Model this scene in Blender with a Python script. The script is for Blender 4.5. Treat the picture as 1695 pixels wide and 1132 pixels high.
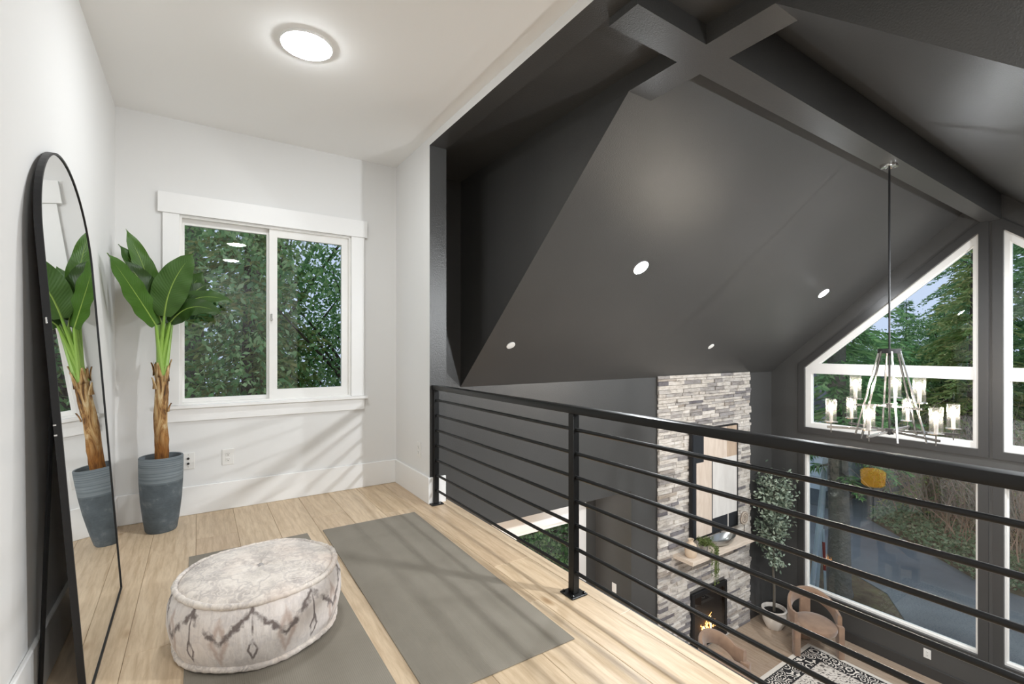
import bpy, bmesh, math, random
import numpy as np
from mathutils import Vector, Matrix
random.seed(7); RNG = np.random.default_rng(11)
for o in list(bpy.data.objects): bpy.data.objects.remove(o)
S = bpy.context.scene; COL = S.collection
PI = math.pi
# ------------------------------------------------------------------ camera, world, exposure
F_PX, YAW, U0, V0, EYE = 784.78, 34.033, 858.69, 578.0, 1.24
cam = bpy.data.cameras.new('camera'); camo = bpy.data.objects.new('camera', cam); COL.objects.link(camo)
cam.sensor_width = 36.0; cam.lens = 36.0 * F_PX / 1695.0
cam.shift_x = (847.5 - U0) / 1695.0; cam.shift_y = (V0 - 566.0) / 1695.0
cam.clip_start = 0.02; cam.clip_end = 300
camo.location = (0, 0, EYE); camo.rotation_euler = (PI / 2, 0, -math.radians(YAW))
S.camera = camo
S.view_settings.view_transform = 'Standard'; S.view_settings.look = 'None'
S.view_settings.exposure = 0.0; S.view_settings.gamma = 1.0; S.view_settings.use_curve_mapping = False
W = bpy.data.worlds.new('dusk_sky'); S.world = W; W.use_nodes = True
bg = W.node_tree.nodes['Background']; bg.inputs[0].default_value = (0.54, 0.60, 0.80, 1); bg.inputs[1].default_value = 1.35
LOFT_LAMP, DOWNLIGHT, BULB, LOWER = 125.0, 1950.0, 320.0, 700.0

# ------------------------------------------------------------------ dimensions (metres, loft floor z = 0)
XL, YB, XR, XR2, ZC, ZH = -0.484, 4.3265, 1.5356, 1.682, 2.9408, 2.8767
YE, YN, YBACK = 3.551, -0.95, -2.6
X1, X2, YA, YC, ZB, ZE, K = 2.2066, 2.4101, 1.5086, 1.6918, 2.8359, 0.8548, 0.8706
XW, ZG, YRIDGE = 8.1664, -3.186, 1.6002
YS = 2 * YRIDGE - YB          # the other side wall of the great room
ZX = ZG - 0.30                # ground outside
def slope_z(y): return ZE + K * (YB - y) if y >= YRIDGE else ZE + K * (y - YS)

# ------------------------------------------------------------------ helpers
def link(o, parent=None):
    COL.objects.link(o)
    if parent is not None: o.parent = parent
    return o
def tag(o, label=None, cat=None, group=None, kind=None):
    if label: o['label'] = label
    if cat: o['category'] = cat
    if group: o['group'] = group
    if kind: o['kind'] = kind
    return o
def empty(name, loc=(0, 0, 0), rz=0.0, parent=None):
    o = bpy.data.objects.new(name, None); o.location = loc; o.rotation_euler = (0, 0, rz); o.empty_display_size = 0.1
    return link(o, parent)
def mobj(name, verts, faces, mats, parent=None, smooth=False, fm=None, loc=None):
    me = bpy.data.meshes.new(name); me.from_pydata([tuple(v) for v in verts], [], faces)
    for m in (mats if isinstance(mats, (list, tuple)) else [mats]): me.materials.append(m)
    if fm: me.polygons.foreach_set('material_index', fm)
    if smooth: me.polygons.foreach_set('use_smooth', [True] * len(me.polygons))
    me.update(); o = bpy.data.objects.new(name, me)
    if loc is not None: o.location = loc
    return link(o, parent)
def bobj(name, bm, mats, parent=None, smooth=False, loc=None, rot=None):
    me = bpy.data.meshes.new(name); bmesh.ops.recalc_face_normals(bm, faces=bm.faces[:]); bm.to_mesh(me); bm.free()
    for m in (mats if isinstance(mats, (list, tuple)) else [mats]): me.materials.append(m)
    if smooth:
        me.polygons.foreach_set('use_smooth', [True] * len(me.polygons))
        if smooth != 'all': me.set_sharp_from_angle(angle=math.radians(40))
    o = bpy.data.objects.new(name, me)
    if loc is not None: o.location = loc
    if rot is not None: o.rotation_euler = rot
    return link(o, parent)
def add_box(bm, x0, x1, y0, y1, z0, z1, bev=0.0, mi=0, seg=2):
    vs = [bm.verts.new((x, y, z)) for x in (x0, x1) for y in (y0, y1) for z in (z0, z1)]
    idx = [(0, 1, 3, 2), (4, 6, 7, 5), (0, 4, 5, 1), (2, 3, 7, 6), (0, 2, 6, 4), (1, 5, 7, 3)]
    fs = [bm.faces.new([vs[i] for i in f]) for f in idx]
    for f in fs: f.material_index = mi
    if bev > 0:
        es = list({e for f in fs for e in f.edges})
        r = bmesh.ops.bevel(bm, geom=es, offset=bev, segments=seg, affect='EDGES', profile=0.5)
        for f in r['faces']: f.material_index = mi
    return fs
def box(name, x0, x1, y0, y1, z0, z1, mat, parent=None, bev=0.0, smooth=False):
    bm = bmesh.new(); add_box(bm, min(x0, x1), max(x0, x1), min(y0, y1), max(y0, y1), min(z0, z1), max(z0, z1), bev)
    return bobj(name, bm, mat, parent, smooth)
def add_tube(bm, pts, rad, n=8, cap=True, mi=0):
    pts = [Vector(p) for p in pts]; rings = []
    rads = rad if isinstance(rad, (list, tuple)) else [rad] * len(pts)
    t0 = (pts[1] - pts[0]).normalized(); up = Vector((0, 0, 1)) if abs(t0.z) < 0.9 else Vector((1, 0, 0))
    a = t0.cross(up).normalized()
    for i, p in enumerate(pts):
        t = (pts[min(i + 1, len(pts) - 1)] - pts[max(i - 1, 0)]).normalized()
        a = (a - t * a.dot(t)).normalized(); b = t.cross(a)
        rings.append([bm.verts.new(p + (a * math.cos(2 * PI * k / n) + b * math.sin(2 * PI * k / n)) * rads[i]) for k in range(n)])
    for i in range(len(rings) - 1):
        for k in range(n):
            f = bm.faces.new((rings[i][k], rings[i][(k + 1) % n], rings[i + 1][(k + 1) % n], rings[i + 1][k])); f.material_index = mi
    if cap:
        bm.faces.new(rings[0][::-1]).material_index = mi; bm.faces.new(rings[-1]).material_index = mi
def tube(name, pts, rad, mat, parent=None, n=8, cap=True, smooth=True, loc=None):
    bm = bmesh.new(); add_tube(bm, pts, rad, n, cap); return bobj(name, bm, mat, parent, smooth, loc)
def add_lathe(bm, prof, n=32, c=(0, 0, 0), mi=0, cap0=False, cap1=False, axis=None):
    rings = []
    for r, z in prof:
        rings.append([bm.verts.new((c[0] + r * math.cos(2 * PI * k / n), c[1] + r * math.sin(2 * PI * k / n), c[2] + z)) for k in range(n)])
    for i in range(len(rings) - 1):
        for k in range(n):
            bm.faces.new((rings[i][k], rings[i][(k + 1) % n], rings[i + 1][(k + 1) % n], rings[i + 1][k])).material_index = mi
    if cap0: bm.faces.new(rings[0][::-1]).material_index = mi
    if cap1: bm.faces.new(rings[-1]).material_index = mi
def lathe(name, prof, mat, parent=None, n=32, loc=None, cap0=False, cap1=False, smooth=True, rot=None):
    bm = bmesh.new(); add_lathe(bm, prof, n, cap0=cap0, cap1=cap1); return bobj(name, bm, mat, parent, smooth, loc, rot)
def prism_x(bm, poly, x0, x1, mi=0):      # poly of (y, z)
    a = [bm.verts.new((x0, y, z)) for y, z in poly]; b = [bm.verts.new((x1, y, z)) for y, z in poly]
    n = len(poly); bm.faces.new(a).material_index = mi; bm.faces.new(b[::-1]).material_index = mi
    for i in range(n): bm.faces.new((a[i], b[i], b[(i + 1) % n], a[(i + 1) % n])).material_index = mi
def ring_x(bm, outer, inner, x0, x1):     # frame between two polygons of equal count
    n = len(outer)
    V = [[bm.verts.new((x, y, z)) for y, z in p] for x in (x0, x1) for p in (outer, inner)]
    for i in range(n):
        j = (i + 1) % n
        bm.faces.new((V[0][i], V[0][j], V[1][j], V[1][i])); bm.faces.new((V[2][i], V[3][i], V[3][j], V[2][j]))
        bm.faces.new((V[0][i], V[2][i], V[2][j], V[0][j])); bm.faces.new((V[1][i], V[1][j], V[3][j], V[3][i]))
def offset_poly(poly, d):                 # positive d shrinks; poly any orientation, convex
    A = sum(poly[i][0] * poly[(i + 1) % len(poly)][1] - poly[(i + 1) % len(poly)][0] * poly[i][1] for i in range(len(poly)))
    s = 1 if A > 0 else -1; n = len(poly); L = []
    ds = d if isinstance(d, (list, tuple)) else [d] * n
    for i in range(n):
        p, q = poly[i], poly[(i + 1) % n]; dx, dy = q[0] - p[0], q[1] - p[1]; l = math.hypot(dx, dy)
        nx, ny = -dy / l * s, dx / l * s; L.append(((p[0] + nx * ds[i], p[1] + ny * ds[i]), (dx, dy)))
    out = []
    for i in range(n):
        (p, d1), (q, d2) = L[i - 1], L[i]; det = d1[0] * -d2[1] + d2[0] * d1[1]
        t = ((q[0] - p[0]) * -d2[1] + d2[0] * (q[1] - p[1])) / det; out.append((p[0] + d1[0] * t, p[1] + d1[1] * t))
    return out
def quads(name, V, mat, parent=None, smooth=False, loc=None):   # V: (N, k, 3) loose polygons
    V = np.asarray(V, dtype=np.float32); N, k, _ = V.shape
    me = bpy.data.meshes.new(name); me.vertices.add(N * k); me.vertices.foreach_set('co', V.reshape(-1))
    me.loops.add(N * k); me.loops.foreach_set('vertex_index', np.arange(N * k, dtype=np.int32))
    me.polygons.add(N); me.polygons.foreach_set('loop_start', np.arange(0, N * k, k, dtype=np.int32))
    me.polygons.foreach_set('loop_total', np.full(N, k, dtype=np.int32))
    for m in (mat if isinstance(mat, (list, tuple)) else [mat]): me.materials.append(m)
    me.update(calc_edges=True); me.validate()
    o = bpy.data.objects.new(name, me)
    if loc is not None: o.location = loc
    return link(o, parent)

# ------------------------------------------------------------------ materials
def lin(h):
    if not isinstance(h, str): return (*h, 1)
    h = h.lstrip('#'); f = lambda c: c / 12.92 if c <= 0.04045 else ((c + 0.055) / 1.055) ** 2.4
    return tuple(f(int(h[i:i + 2], 16) / 255) for i in (0, 2, 4)) + (1,)
def pane_fresnel(t, ior):      # same reflectance from both sides of a thin pane
    g = t.n('ShaderNodeNewGeometry'); fr = t.n('ShaderNodeFresnel'); mr_ = t.n('ShaderNodeMapRange')
    mr_.inputs['To Min'].default_value = ior; mr_.inputs['To Max'].default_value = 1.0 / ior; t.l(g.outputs['Backfacing'], mr_.inputs['Value']); t.l(mr_.outputs[0], fr.inputs[0]); return fr
class NT:
    def __init__(s, name):
        s.m = bpy.data.materials.new(name); s.m.use_nodes = True; s.t = s.m.node_tree
        s.b = s.t.nodes['Principled BSDF']; s.out = s.t.nodes['Material Output']; s._c = {}
    def n(s, typ, **kw):
        x = s.t.nodes.new(typ)
        for k, v in kw.items(): setattr(x, k, v)
        return x
    def l(s, a, b): s.t.links.new(a, b)
    def set(s, **kw):
        for k, v in kw.items(): s.b.inputs[k.replace('_', ' ')].default_value = v
    def coord(s, kind='Object', scale=(1, 1, 1), rand=False):
        tc = s._c.get('tc') or s.n('ShaderNodeTexCoord'); s._c['tc'] = tc
        mp = s.n('ShaderNodeMapping'); mp.inputs['Scale'].default_value = scale; s.l(tc.outputs[kind], mp.inputs['Vector'])
        if rand:
            oi = s.n('ShaderNodeObjectInfo'); mu = s.n('ShaderNodeVectorMath', operation='SCALE'); cb = s.n('ShaderNodeCombineXYZ')
            for i in range(3): s.l(oi.outputs['Random'], cb.inputs[i])
            s.l(cb.outputs[0], mu.inputs[0]); mu.inputs['Scale'].default_value = 37.0; s.l(mu.outputs[0], mp.inputs['Location'])
        return mp.outputs[0]
    def noise(s, vec, scale=5, detail=4, rough=0.5, dist=0):
        x = s.n('ShaderNodeTexNoise'); x.inputs['Scale'].default_value = scale; x.inputs['Detail'].default_value = detail
        x.inputs['Roughness'].default_value = rough; x.inputs['Distortion'].default_value = dist; s.l(vec, x.inputs['Vector']); return x
    def ramp(s, fac, stops, interp='LINEAR'):
        x = s.n('ShaderNodeValToRGB'); x.color_ramp.interpolation = interp; e = x.color_ramp.elements
        while len(e) < len(stops): e.new(0.5)
        for i, (p, c) in enumerate(stops): e[i].position = p; e[i].color = lin(c)
        s.l(fac, x.inputs[0]); return x.outputs[0]
    def mix(s, fac, a, b, mode='MIX'):
        x = s.n('ShaderNodeMix', data_type='RGBA', blend_type=mode)
        for sock, v in ((x.inputs[0], fac), (x.inputs[6], a), (x.inputs[7], b)):
            if isinstance(v, (int, float)): sock.default_value = v
            elif isinstance(v, (str, tuple)): sock.default_value = lin(v)
            else: s.l(v, sock)
        return x.outputs[2]
    def math(s, op, a, b=0.0, c=None):
        x = s.n('ShaderNodeMath', operation=op)
        for i, v in enumerate((a, b) if c is None else (a, b, c)):
            if isinstance(v, (int, float)): x.inputs[i].default_value = v
            else: s.l(v, x.inputs[i])
        return x.outputs[0]
    def bump(s, h, strength=0.2, dist=0.01):
        x = s.n('ShaderNodeBump'); x.inputs['Strength'].default_value = strength; x.inputs['Distance'].default_value = dist
        s.l(h, x.inputs['Height']); s.l(x.outputs[0], s.b.inputs['Normal'])
    def col(s, c): s.l(c, s.b.inputs['Base Color'])
def plain(name, c, rough=0.5, metal=0.0, bump=None, spec=0.5):
    t = NT(name); t.set(Base_Color=lin(c), Roughness=rough, Metallic=metal); t.b.inputs['Specular IOR Level'].default_value = spec
    if bump:
        n = t.noise(t.coord(), bump[0], 3); t.bump(n.outputs[0], bump[1], bump[2])
    return t.m
def emit(name, c, st):
    t = NT(name); t.set(Base_Color=lin(c), Emission_Color=lin(c), Emission_Strength=st); return t.m
def glass(name, tint=(0.93, 0.97, 0.96), rough=0.0, ior=1.5):
    t = NT(name); tr = t.n('ShaderNodeBsdfTransparent'); gl = t.n('ShaderNodeBsdfGlossy'); fr = pane_fresnel(t, ior); mx = t.n('ShaderNodeMixShader')
    tr.inputs[0].default_value = (*tint, 1); gl.inputs['Roughness'].default_value = rough
    t.l(fr.outputs[0], mx.inputs[0]); t.l(tr.outputs[0], mx.inputs[1]); t.l(gl.outputs[0], mx.inputs[2]); t.l(mx.outputs[0], t.out.inputs[0]); return t.m
M = {}
M['white'] = plain('white_wall_paint', '#e4e3e1', 0.75, bump=(220, 0.06, 0.002))
M['white_trim'] = plain('white_trim_paint', '#efeeec', 0.42)
M['vinyl'] = plain('white_vinyl', '#eceae6', 0.35)
M['plate'] = plain('white_plastic', '#e6e4e0', 0.35)
M['slot'] = plain('dark_slot', '#2a2725', 0.6)
t = NT('charcoal_paint'); v = t.coord(); n1 = t.noise(v, 130, 3); n2 = t.noise(v, 1.1, 3)
t.col(t.ramp(n2.outputs[0], [(0.3, (0.058, 0.057, 0.055)), (0.7, (0.068, 0.067, 0.065))])); t.set(Roughness=0.33); t.bump(n1.outputs[0], 0.35, 0.004); M['dark'] = t.m
M['dark_trim'] = plain('charcoal_trim_paint', (0.040, 0.039, 0.038), 0.36)
M['black_metal'] = plain('black_powder_coated_metal', (0.005, 0.005, 0.005), 0.34, 0.0, spec=0.35)
M['iron'] = plain('black_matte_metal', (0.013, 0.013, 0.014), 0.45, 0.3)
M['chrome'] = plain('brushed_nickel', (0.68, 0.67, 0.65), 0.2, 1.0)
M['mirror'] = plain('mirror_glass', (0.88, 0.89, 0.88), 0.0, 1.0)
M['pane'] = glass('window_glass')
M['ceil'] = plain('white_ceiling_paint', '#f5f4f2', 0.8, bump=(180, 0.08, 0.002))
def wood(name, cols, rough=0.42):
    t = NT(name); v = t.coord(scale=(1, 1, 1), rand=True); oi = t.n('ShaderNodeObjectInfo')
    st = t.n('ShaderNodeMapping'); st.inputs['Scale'].default_value = (1, 0.10, 1); t.l(v, st.inputs[0])
    g = t.noise(st.outputs[0], 60, 6, 0.65, 0.4); w = t.n('ShaderNodeTexWave', wave_type='BANDS', bands_direction='X'); t.l(st.outputs[0], w.inputs[0])
    w.inputs['Scale'].default_value = 5.5; w.inputs['Distortion'].default_value = 14; w.inputs['Detail'].default_value = 3; w.inputs['Detail Scale'].default_value = 1.6
    base = t.ramp(oi.outputs['Random'], cols); gr = t.ramp(g.outputs[0], [(0.32, '#cfc4b6'), (0.62, '#ffffff')])
    c1 = t.mix(0.55, base, gr, 'MULTIPLY'); wr = t.ramp(w.outputs[0], [(0.0, '#d6cabb'), (0.45, '#ffffff')]); c2 = t.mix(0.3, c1, wr, 'MULTIPLY')
    kn = t.n('ShaderNodeTexVoronoi', feature='F1'); km = t.n('ShaderNodeMapping'); km.inputs['Scale'].default_value = (2.2, 0.9, 1); t.l(v, km.inputs[0]); t.l(km.outputs[0], kn.inputs[0]); kn.inputs['Scale'].default_value = 1.4
    kr = t.ramp(kn.outputs[0], [(0.0, '#7d6448'), (0.035, '#c9b79f'), (0.08, '#ffffff')]); c3 = t.mix(0.8, c2, kr, 'MULTIPLY')
    t.col(c3); t.set(Roughness=rough); t.bump(g.outputs[0], 0.12, 0.003); return t.m
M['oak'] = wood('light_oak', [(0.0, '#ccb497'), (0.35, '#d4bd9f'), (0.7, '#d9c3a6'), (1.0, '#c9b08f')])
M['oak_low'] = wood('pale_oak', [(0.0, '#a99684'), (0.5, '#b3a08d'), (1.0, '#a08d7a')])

# ------------------------------------------------------------------ floors
M['sub'] = plain('subfloor', '#8d7a64', 0.9)
def planked_floor(name, x0, x1, y0, y1, ztop, mat, label, seed, w=0.235, holes=None, zbot=None):
    rnd = random.Random(seed)
    fl = box(name, x0, x1, y0, y1, (zbot if zbot is not None else ztop - 0.30), ztop - 0.012, M['dark_trim']); tag(fl, label, 'floor', kind='structure')
    fl.data.materials[0] = M['sub']
    x = x0
    while x < x1 - 1e-4:
        xe = min(x + w, x1)
        y = y0 - rnd.uniform(0, 1.6)
        while y < y1 - 1e-4:
            L = rnd.uniform(1.3, 2.2); ye = min(y + L, y1); ys = max(y, y0)
            if ye - ys > 0.02:
                bm = bmesh.new(); hw, hl = (xe - x) / 2 - 0.0006, (ye - ys) / 2 - 0.0006
                add_box(bm, -hw, hw, -hl, hl, -0.012, 0, 0.0016, seg=1)
                o = bobj('plank', bm, mat, fl, loc=((x + xe) / 2, (ys + ye) / 2, ztop))
            y += L
        x = xe
    return fl
planked_floor('floor', XL, 1.706, YBACK, YB, 0.0, M['oak'], 'light oak plank floor of the upper landing', 3)
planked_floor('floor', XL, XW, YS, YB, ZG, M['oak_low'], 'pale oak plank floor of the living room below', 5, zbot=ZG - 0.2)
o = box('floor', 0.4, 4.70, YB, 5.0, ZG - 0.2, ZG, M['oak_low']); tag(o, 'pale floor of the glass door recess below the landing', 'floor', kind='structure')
o = box('ceiling', XL, 1.684, YS, YB, -0.315, -0.30, M['ceil']); tag(o, 'white ceiling under the landing', 'ceiling', kind='structure')
o = box('trim_1', 1.684, 1.712, YN, 3.551, -0.30, -0.001, M['dark_trim']); tag(o, 'dark fascia board along the open edge of the landing', 'trim', kind='structure')

# ------------------------------------------------------------------ walls and ceilings
def wall_grid(name, axis, lo, hi, a0, a1, z0, z1, holes, mat, label, parent=None):
    # axis 'y': plane of constant y between lo..hi, a runs along x ; axis 'x': plane of constant x, a runs along y
    A = sorted({a0, a1, *[h[0] for h in holes], *[h[1] for h in holes]}); Z = sorted({z0, z1, *[h[2] for h in holes], *[h[3] for h in holes]})
    solid = lambda i, j: 0 <= i < len(A) - 1 and 0 <= j < len(Z) - 1 and not any(h[0] - 1e-6 <= A[i] and A[i + 1] <= h[1] + 1e-6 and h[2] - 1e-6 <= Z[j] and Z[j + 1] <= h[3] + 1e-6 for h in holes)
    bm = bmesh.new(); vc = {}
    def V(p, a, z):
        k = (p, round(a, 5), round(z, 5))
        if k not in vc: vc[k] = bm.verts.new((a, p, z) if axis == 'y' else (p, a, z))
        return vc[k]
    for i in range(len(A) - 1):
        for j in range(len(Z) - 1):
            if not solid(i, j): continue
            a, b, c, d = A[i], A[i + 1], Z[j], Z[j + 1]
            for p in (lo, hi): bm.faces.new((V(p, a, c), V(p, b, c), V(p, b, d), V(p, a, d)))
            for cond, e in ((solid(i - 1, j), ((a, c), (a, d))), (solid(i + 1, j), ((b, c), (b, d))), (solid(i, j - 1), ((a, c), (b, c))), (solid(i, j + 1), ((a, d), (b, d)))):
                if not cond: bm.faces.new((V(lo, *e[0]), V(hi, *e[0]), V(hi, *e[1]), V(lo, *e[1])))
    o = bobj(name, bm, mat, parent); tag(o, label, 'wall', kind='structure'); return o
TW = 0.16
WIN = (-0.118, 1.120, 0.825, 2.236)
wall_grid('wall_back', 'y', YB, YB + TW, XL - TW, XR2, -0.30, ZC + 0.1, [WIN], M['white'], 'white landing wall around the sliding window')
o = box('wall_left', XL - TW, XL, YBACK, YB, -0.30, ZC + 0.1, M['white']); tag(o, 'white landing wall behind the leaning mirror', 'wall', kind='structure')
o = box('wall_front', XL - TW, XR2, YBACK - TW, YBACK, -0.30, ZC + 0.1, M['white']); tag(o, 'white end wall of the landing behind the viewer', 'wall', kind='structure')
o = box('ceiling', XL - TW, XR, YBACK, YB, ZC, ZC + 0.1, M['ceil']); tag(o, 'flat white ceiling above the landing', 'ceiling', kind='structure')
def two_tone(name, y0, y1, z0, z1, label):
    bm = bmesh.new(); fs = add_box(bm, XR, XR2, y0, y1, z0, z1)
    for f in fs: f.material_index = 0 if f.calc_center_median().x < XR + 1e-4 else 1
    o = bobj(name, bm, [M['white'], M['dark']]); return tag(o, label, 'wall', kind='structure')
two_tone('wall_right', YE, YB, 0.0, ZC + 0.1, 'short return wall, white on the landing side and black at its end')
two_tone('wall_opening', YN, YE, ZH, ZC + 0.1, 'slim header above the open side of the landing')
two_tone('wall_stair', YBACK, YN, 0.0, ZC + 0.1, 'wall at the near end of the open side of the landing')
# great room, charcoal
bm = bmesh.new()
for (a, b, c, d) in ((XR2, 4.70, -0.621, ZE), (4.70, XW + TW, ZG - 0.2, ZE), (XR2, X1 + 0.06, ZE, ZC + 0.1), (XL - TW, 0.4, ZG - 0.2, -0.30), (0.4, XR2, -0.621, -0.30)):
    add_box(bm, a, b, YB, YB + TW, c, d)
tag(bobj('wall_fireplace', bm, M['dark']), 'tall charcoal wall carrying the stone chimney', 'wall', kind='structure')
o = box('wall_stairside', XR2, XW + TW, YS - TW, YS, ZG - 0.2, ZE + 2.2, M['dark']); tag(o, 'charcoal side wall of the living room outside the picture', 'wall', kind='structure')
o = box('wall_kitchen', XL - TW, XL, YS, YB, ZG - 0.2, -0.30, M['white']); tag(o, 'white wall under the landing', 'wall', kind='structure')
o = box('wall_hall', XL - TW, XR2, YS - TW, YS, ZG - 0.2, -0.30, M['white']); tag(o, 'white side wall under the landing', 'wall', kind='structure')
# recess with the glass door below
o = box('wall_recess', 4.70, 4.70 + TW, YB + TW, 5.0, ZG - 0.2, -0.5, M['dark']); tag(o, 'charcoal side wall of the glass door recess', 'wall', kind='structure')
o = box('wall_nook', 0.4 - TW, 0.4, YB + TW, 5.0, ZG - 0.2, -0.5, M['white']); tag(o, 'white side wall of the door recess', 'wall', kind='structure')
o = box('ceiling', 0.4 - TW, 4.70 + TW, YB + TW, 5.0 + TW, -0.621, -0.5, M['ceil']); tag(o, 'low white ceiling of the glass door recess', 'ceiling', kind='structure')
DOOR = (2.30, 4.33, ZG, -1.10)
wall_grid('wall_doorway', 'y', 5.0, 5.0 + TW, 0.4 - TW, 4.52, ZG - 0.2, -0.621, [DOOR], M['white'], 'white wall around the glass door of the recess')
o = box('wall_corner', 4.52, 4.70 + TW, 5.0, 5.0 + TW, ZG - 0.2, -0.621, M['dark']); tag(o, 'narrow charcoal wall beside the glass door', 'wall', kind='structure')
# gable wall with the big windows
UP = [(3.787, -0.020), (1.712, -0.020), (1.712, 2.713), (3.787, 0.945)]
LO = [(3.790, -2.630), (1.715, -2.630), (1.715, -0.415), (3.790, -0.415)]
def mir(p): return [(2 * YRIDGE - y, z) for y, z in p]
bm = bmesh.new()
for fl in (lambda p: p, mir):
    yl, yr = 3.790, 1.712
    for poly in ([(YB, ZG - 0.2), (yl, ZG - 0.2), (yl, slope_z(yl)), (YB, slope_z(YB))],
                 [(yr, ZG - 0.2), (YRIDGE, ZG - 0.2), (YRIDGE, slope_z(YRIDGE)), (yr, slope_z(yr))],
                 [(yl, 0.945), (yr, 2.713), (yr, slope_z(yr)), (yl, slope_z(yl))],
                 [(yl, -0.415), (yr, -0.415), (yr, -0.020), (yl, -0.020)],
                 [(yl, ZG - 0.2), (yr, ZG - 0.2), (yr, -2.630), (yl, -2.630)]):
        prism_x(bm, fl(poly), XW, XW + TW)
tag(bobj('wall_gable', bm, M['dark']), 'charcoal gable wall framing the tall windows', 'wall', kind='structure')
# sloped ceilings
for nm, p, lab in (('ceiling', [(YB + TW, slope_z(YB) - K * TW), (YRIDGE, slope_z(YRIDGE)), (YRIDGE, slope_z(YRIDGE) + 0.15), (YB + TW, slope_z(YB) - K * TW + 0.15)], 'charcoal sloped ceiling rising over the stone chimney'),
                   ('ceiling', None, 'charcoal sloped ceiling on the far side of the ridge beam')):
    if p is None: p = [(2 * YRIDGE - y, z) for y, z in [(YB + TW, ZE - K * TW), (YRIDGE, slope_z(YRIDGE)), (YRIDGE, slope_z(YRIDGE) + 0.15), (YB + TW, ZE - K * TW + 0.15)]]
    bm = bmesh.new(); prism_x(bm, p, X1, XW + TW); tag(bobj(nm, bm, M['dark']), lab, 'ceiling', kind='structure')
o = box('ceiling', XR2, X1 + 0.06, YS - TW, YB, ZC, ZC + 0.1, M['dark']); tag(o, 'flat charcoal ceiling strip beside the landing', 'ceiling', kind='structure')
for s, nm, lab in ((1, 'wall_triangle', 'charcoal triangular wall closing the sloped ceiling by the chimney side'), (-1, 'wall_triangle', 'charcoal triangular wall closing the sloped ceiling at the right')):
    yt = YB - (ZC - ZE) / K
    p = [(YB, ZE), (YB, ZC + 0.05), (yt - 0.05, ZC + 0.05)]
    if s < 0: p = mir(p)
    bm = bmesh.new(); prism_x(bm, p, X1 + 0.002, X1 + 0.06); tag(bobj(nm, bm, M['dark']), lab, 'wall', kind='structure')
o = box('wall_side', XR2, X1, YS - TW, YS, ZE, ZC, M['dark']); tag(o, 'charcoal end wall of the ceiling recess outside the picture', 'wall', kind='structure')
# beams
o = box('trim_2', XR2, XW, YA, YC, ZB, 3.16, M['dark']); tag(o, 'long charcoal ridge beam running to the gable windows', 'beam', kind='structure')
ys1 = YB - (ZB - ZE) / K + 0.05; ys0 = 2 * YRIDGE - ys1
o = box('trim_3', X1 - 0.002, X2, YC, ys1 + 0.12, ZB, 3.1, M['dark']); tag(o, 'short charcoal cross beam ending in the sloped ceiling', 'beam', kind='structure')
o = box('trim_4', X1 - 0.002, X2, ys0 - 0.12, YA, ZB, 3.1, M['dark']); tag(o, 'short charcoal cross beam on the right of the ridge beam', 'beam', kind='structure')

# ------------------------------------------------------------------ baseboards
BH = 0.213
def baseboard(name, x0, x1, y0, y1, z0, h, mat, label):
    bm = bmesh.new(); add_box(bm, x0, x1, y0, y1, z0, z0 + h, 0.004, seg=1); tag(bobj(name, bm, mat), label, 'baseboard', kind='structure')
baseboard('baseboard_back', XL, XR, YB - 0.016, YB, 0.0, BH, M['white_trim'], 'tall white baseboard under the sliding window')
baseboard('baseboard_left', XL, XL + 0.016, YBACK, YB - 0.016, 0.0, BH, M['white_trim'], 'tall white baseboard behind the mirror')
bm = bmesh.new(); add_box(bm, XR - 0.016, XR, YE - 0.016, YB - 0.016, 0, BH, 0.003, seg=1); add_box(bm, XR, XR2 - 0.01, YE - 0.016, YE, 0, BH, 0.003, seg=1)
tag(bobj('baseboard_right', bm, M['white_trim']), 'white baseboard wrapping the end of the short return wall', 'baseboard', kind='structure')
baseboard('baseboard_gable', XW - 0.016, XW, YS, YB, ZG, 0.15, M['dark_trim'], 'charcoal baseboard under the gable windows')
baseboard('baseboard_fireplace', 7.47, XW - 0.016, YB - 0.016, YB, ZG, 0.15, M['dark_trim'], 'charcoal baseboard between chimney and gable wall')

# ------------------------------------------------------------------ landing window
w1 = empty('window_1', (0.5, YB, 0.82)); tag(w1, 'white sliding window with wide flat casing on the landing wall', 'window', kind='structure')
w1.location = (0, 0, 0)
box('header_casing', -0.246, 1.260, YB - 0.030, YB, 2.240, 2.389, M['white_trim'], w1, 0.002)
box('side_casing', -0.218, -0.118, YB - 0.020, YB, 0.825, 2.240, M['white_trim'], w1, 0.002)
box('side_casing', 1.122, 1.236, YB - 0.020, YB, 0.825, 2.240, M['white_trim'], w1, 0.002)
box('sill', -0.232, 1.262, YB - 0.050, YB + 0.02, 0.800, 0.824, M['white_trim'], w1, 0.003)
box('apron', -0.222, 1.238, YB - 0.018, YB, 0.702, 0.800, M['white_trim'], w1, 0.002)
def frame_y(name, o_, i_, y0, y1, mat, parent):
    bm = bmesh.new(); (a0, a1, c0, c1), (b0, b1, d0, d1) = o_, i_
    for (x0, x1, z0, z1) in ((a0, b0, c0, c1), (b1, a1, c0, c1), (b0, b1, c0, d0), (b0, b1, d1, c1)): add_box(bm, x0, x1, y0, y1, z0, z1)
    bmesh.ops.remove_doubles(bm, verts=bm.verts[:], dist=1e-5); return bobj(name, bm, mat, parent)
frame_y('jamb', (-0.118, 1.120, 0.825, 2.236), (-0.103, 1.105, 0.838, 2.222), YB, YB + 0.10, M['vinyl'], w1)
frame_y('fixed_frame', (-0.103, 0.52, 0.838, 2.222), (-0.088, 0.462, 0.868, 2.180), YB + 0.055, YB + 0.085, M['vinyl'], w1)
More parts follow.
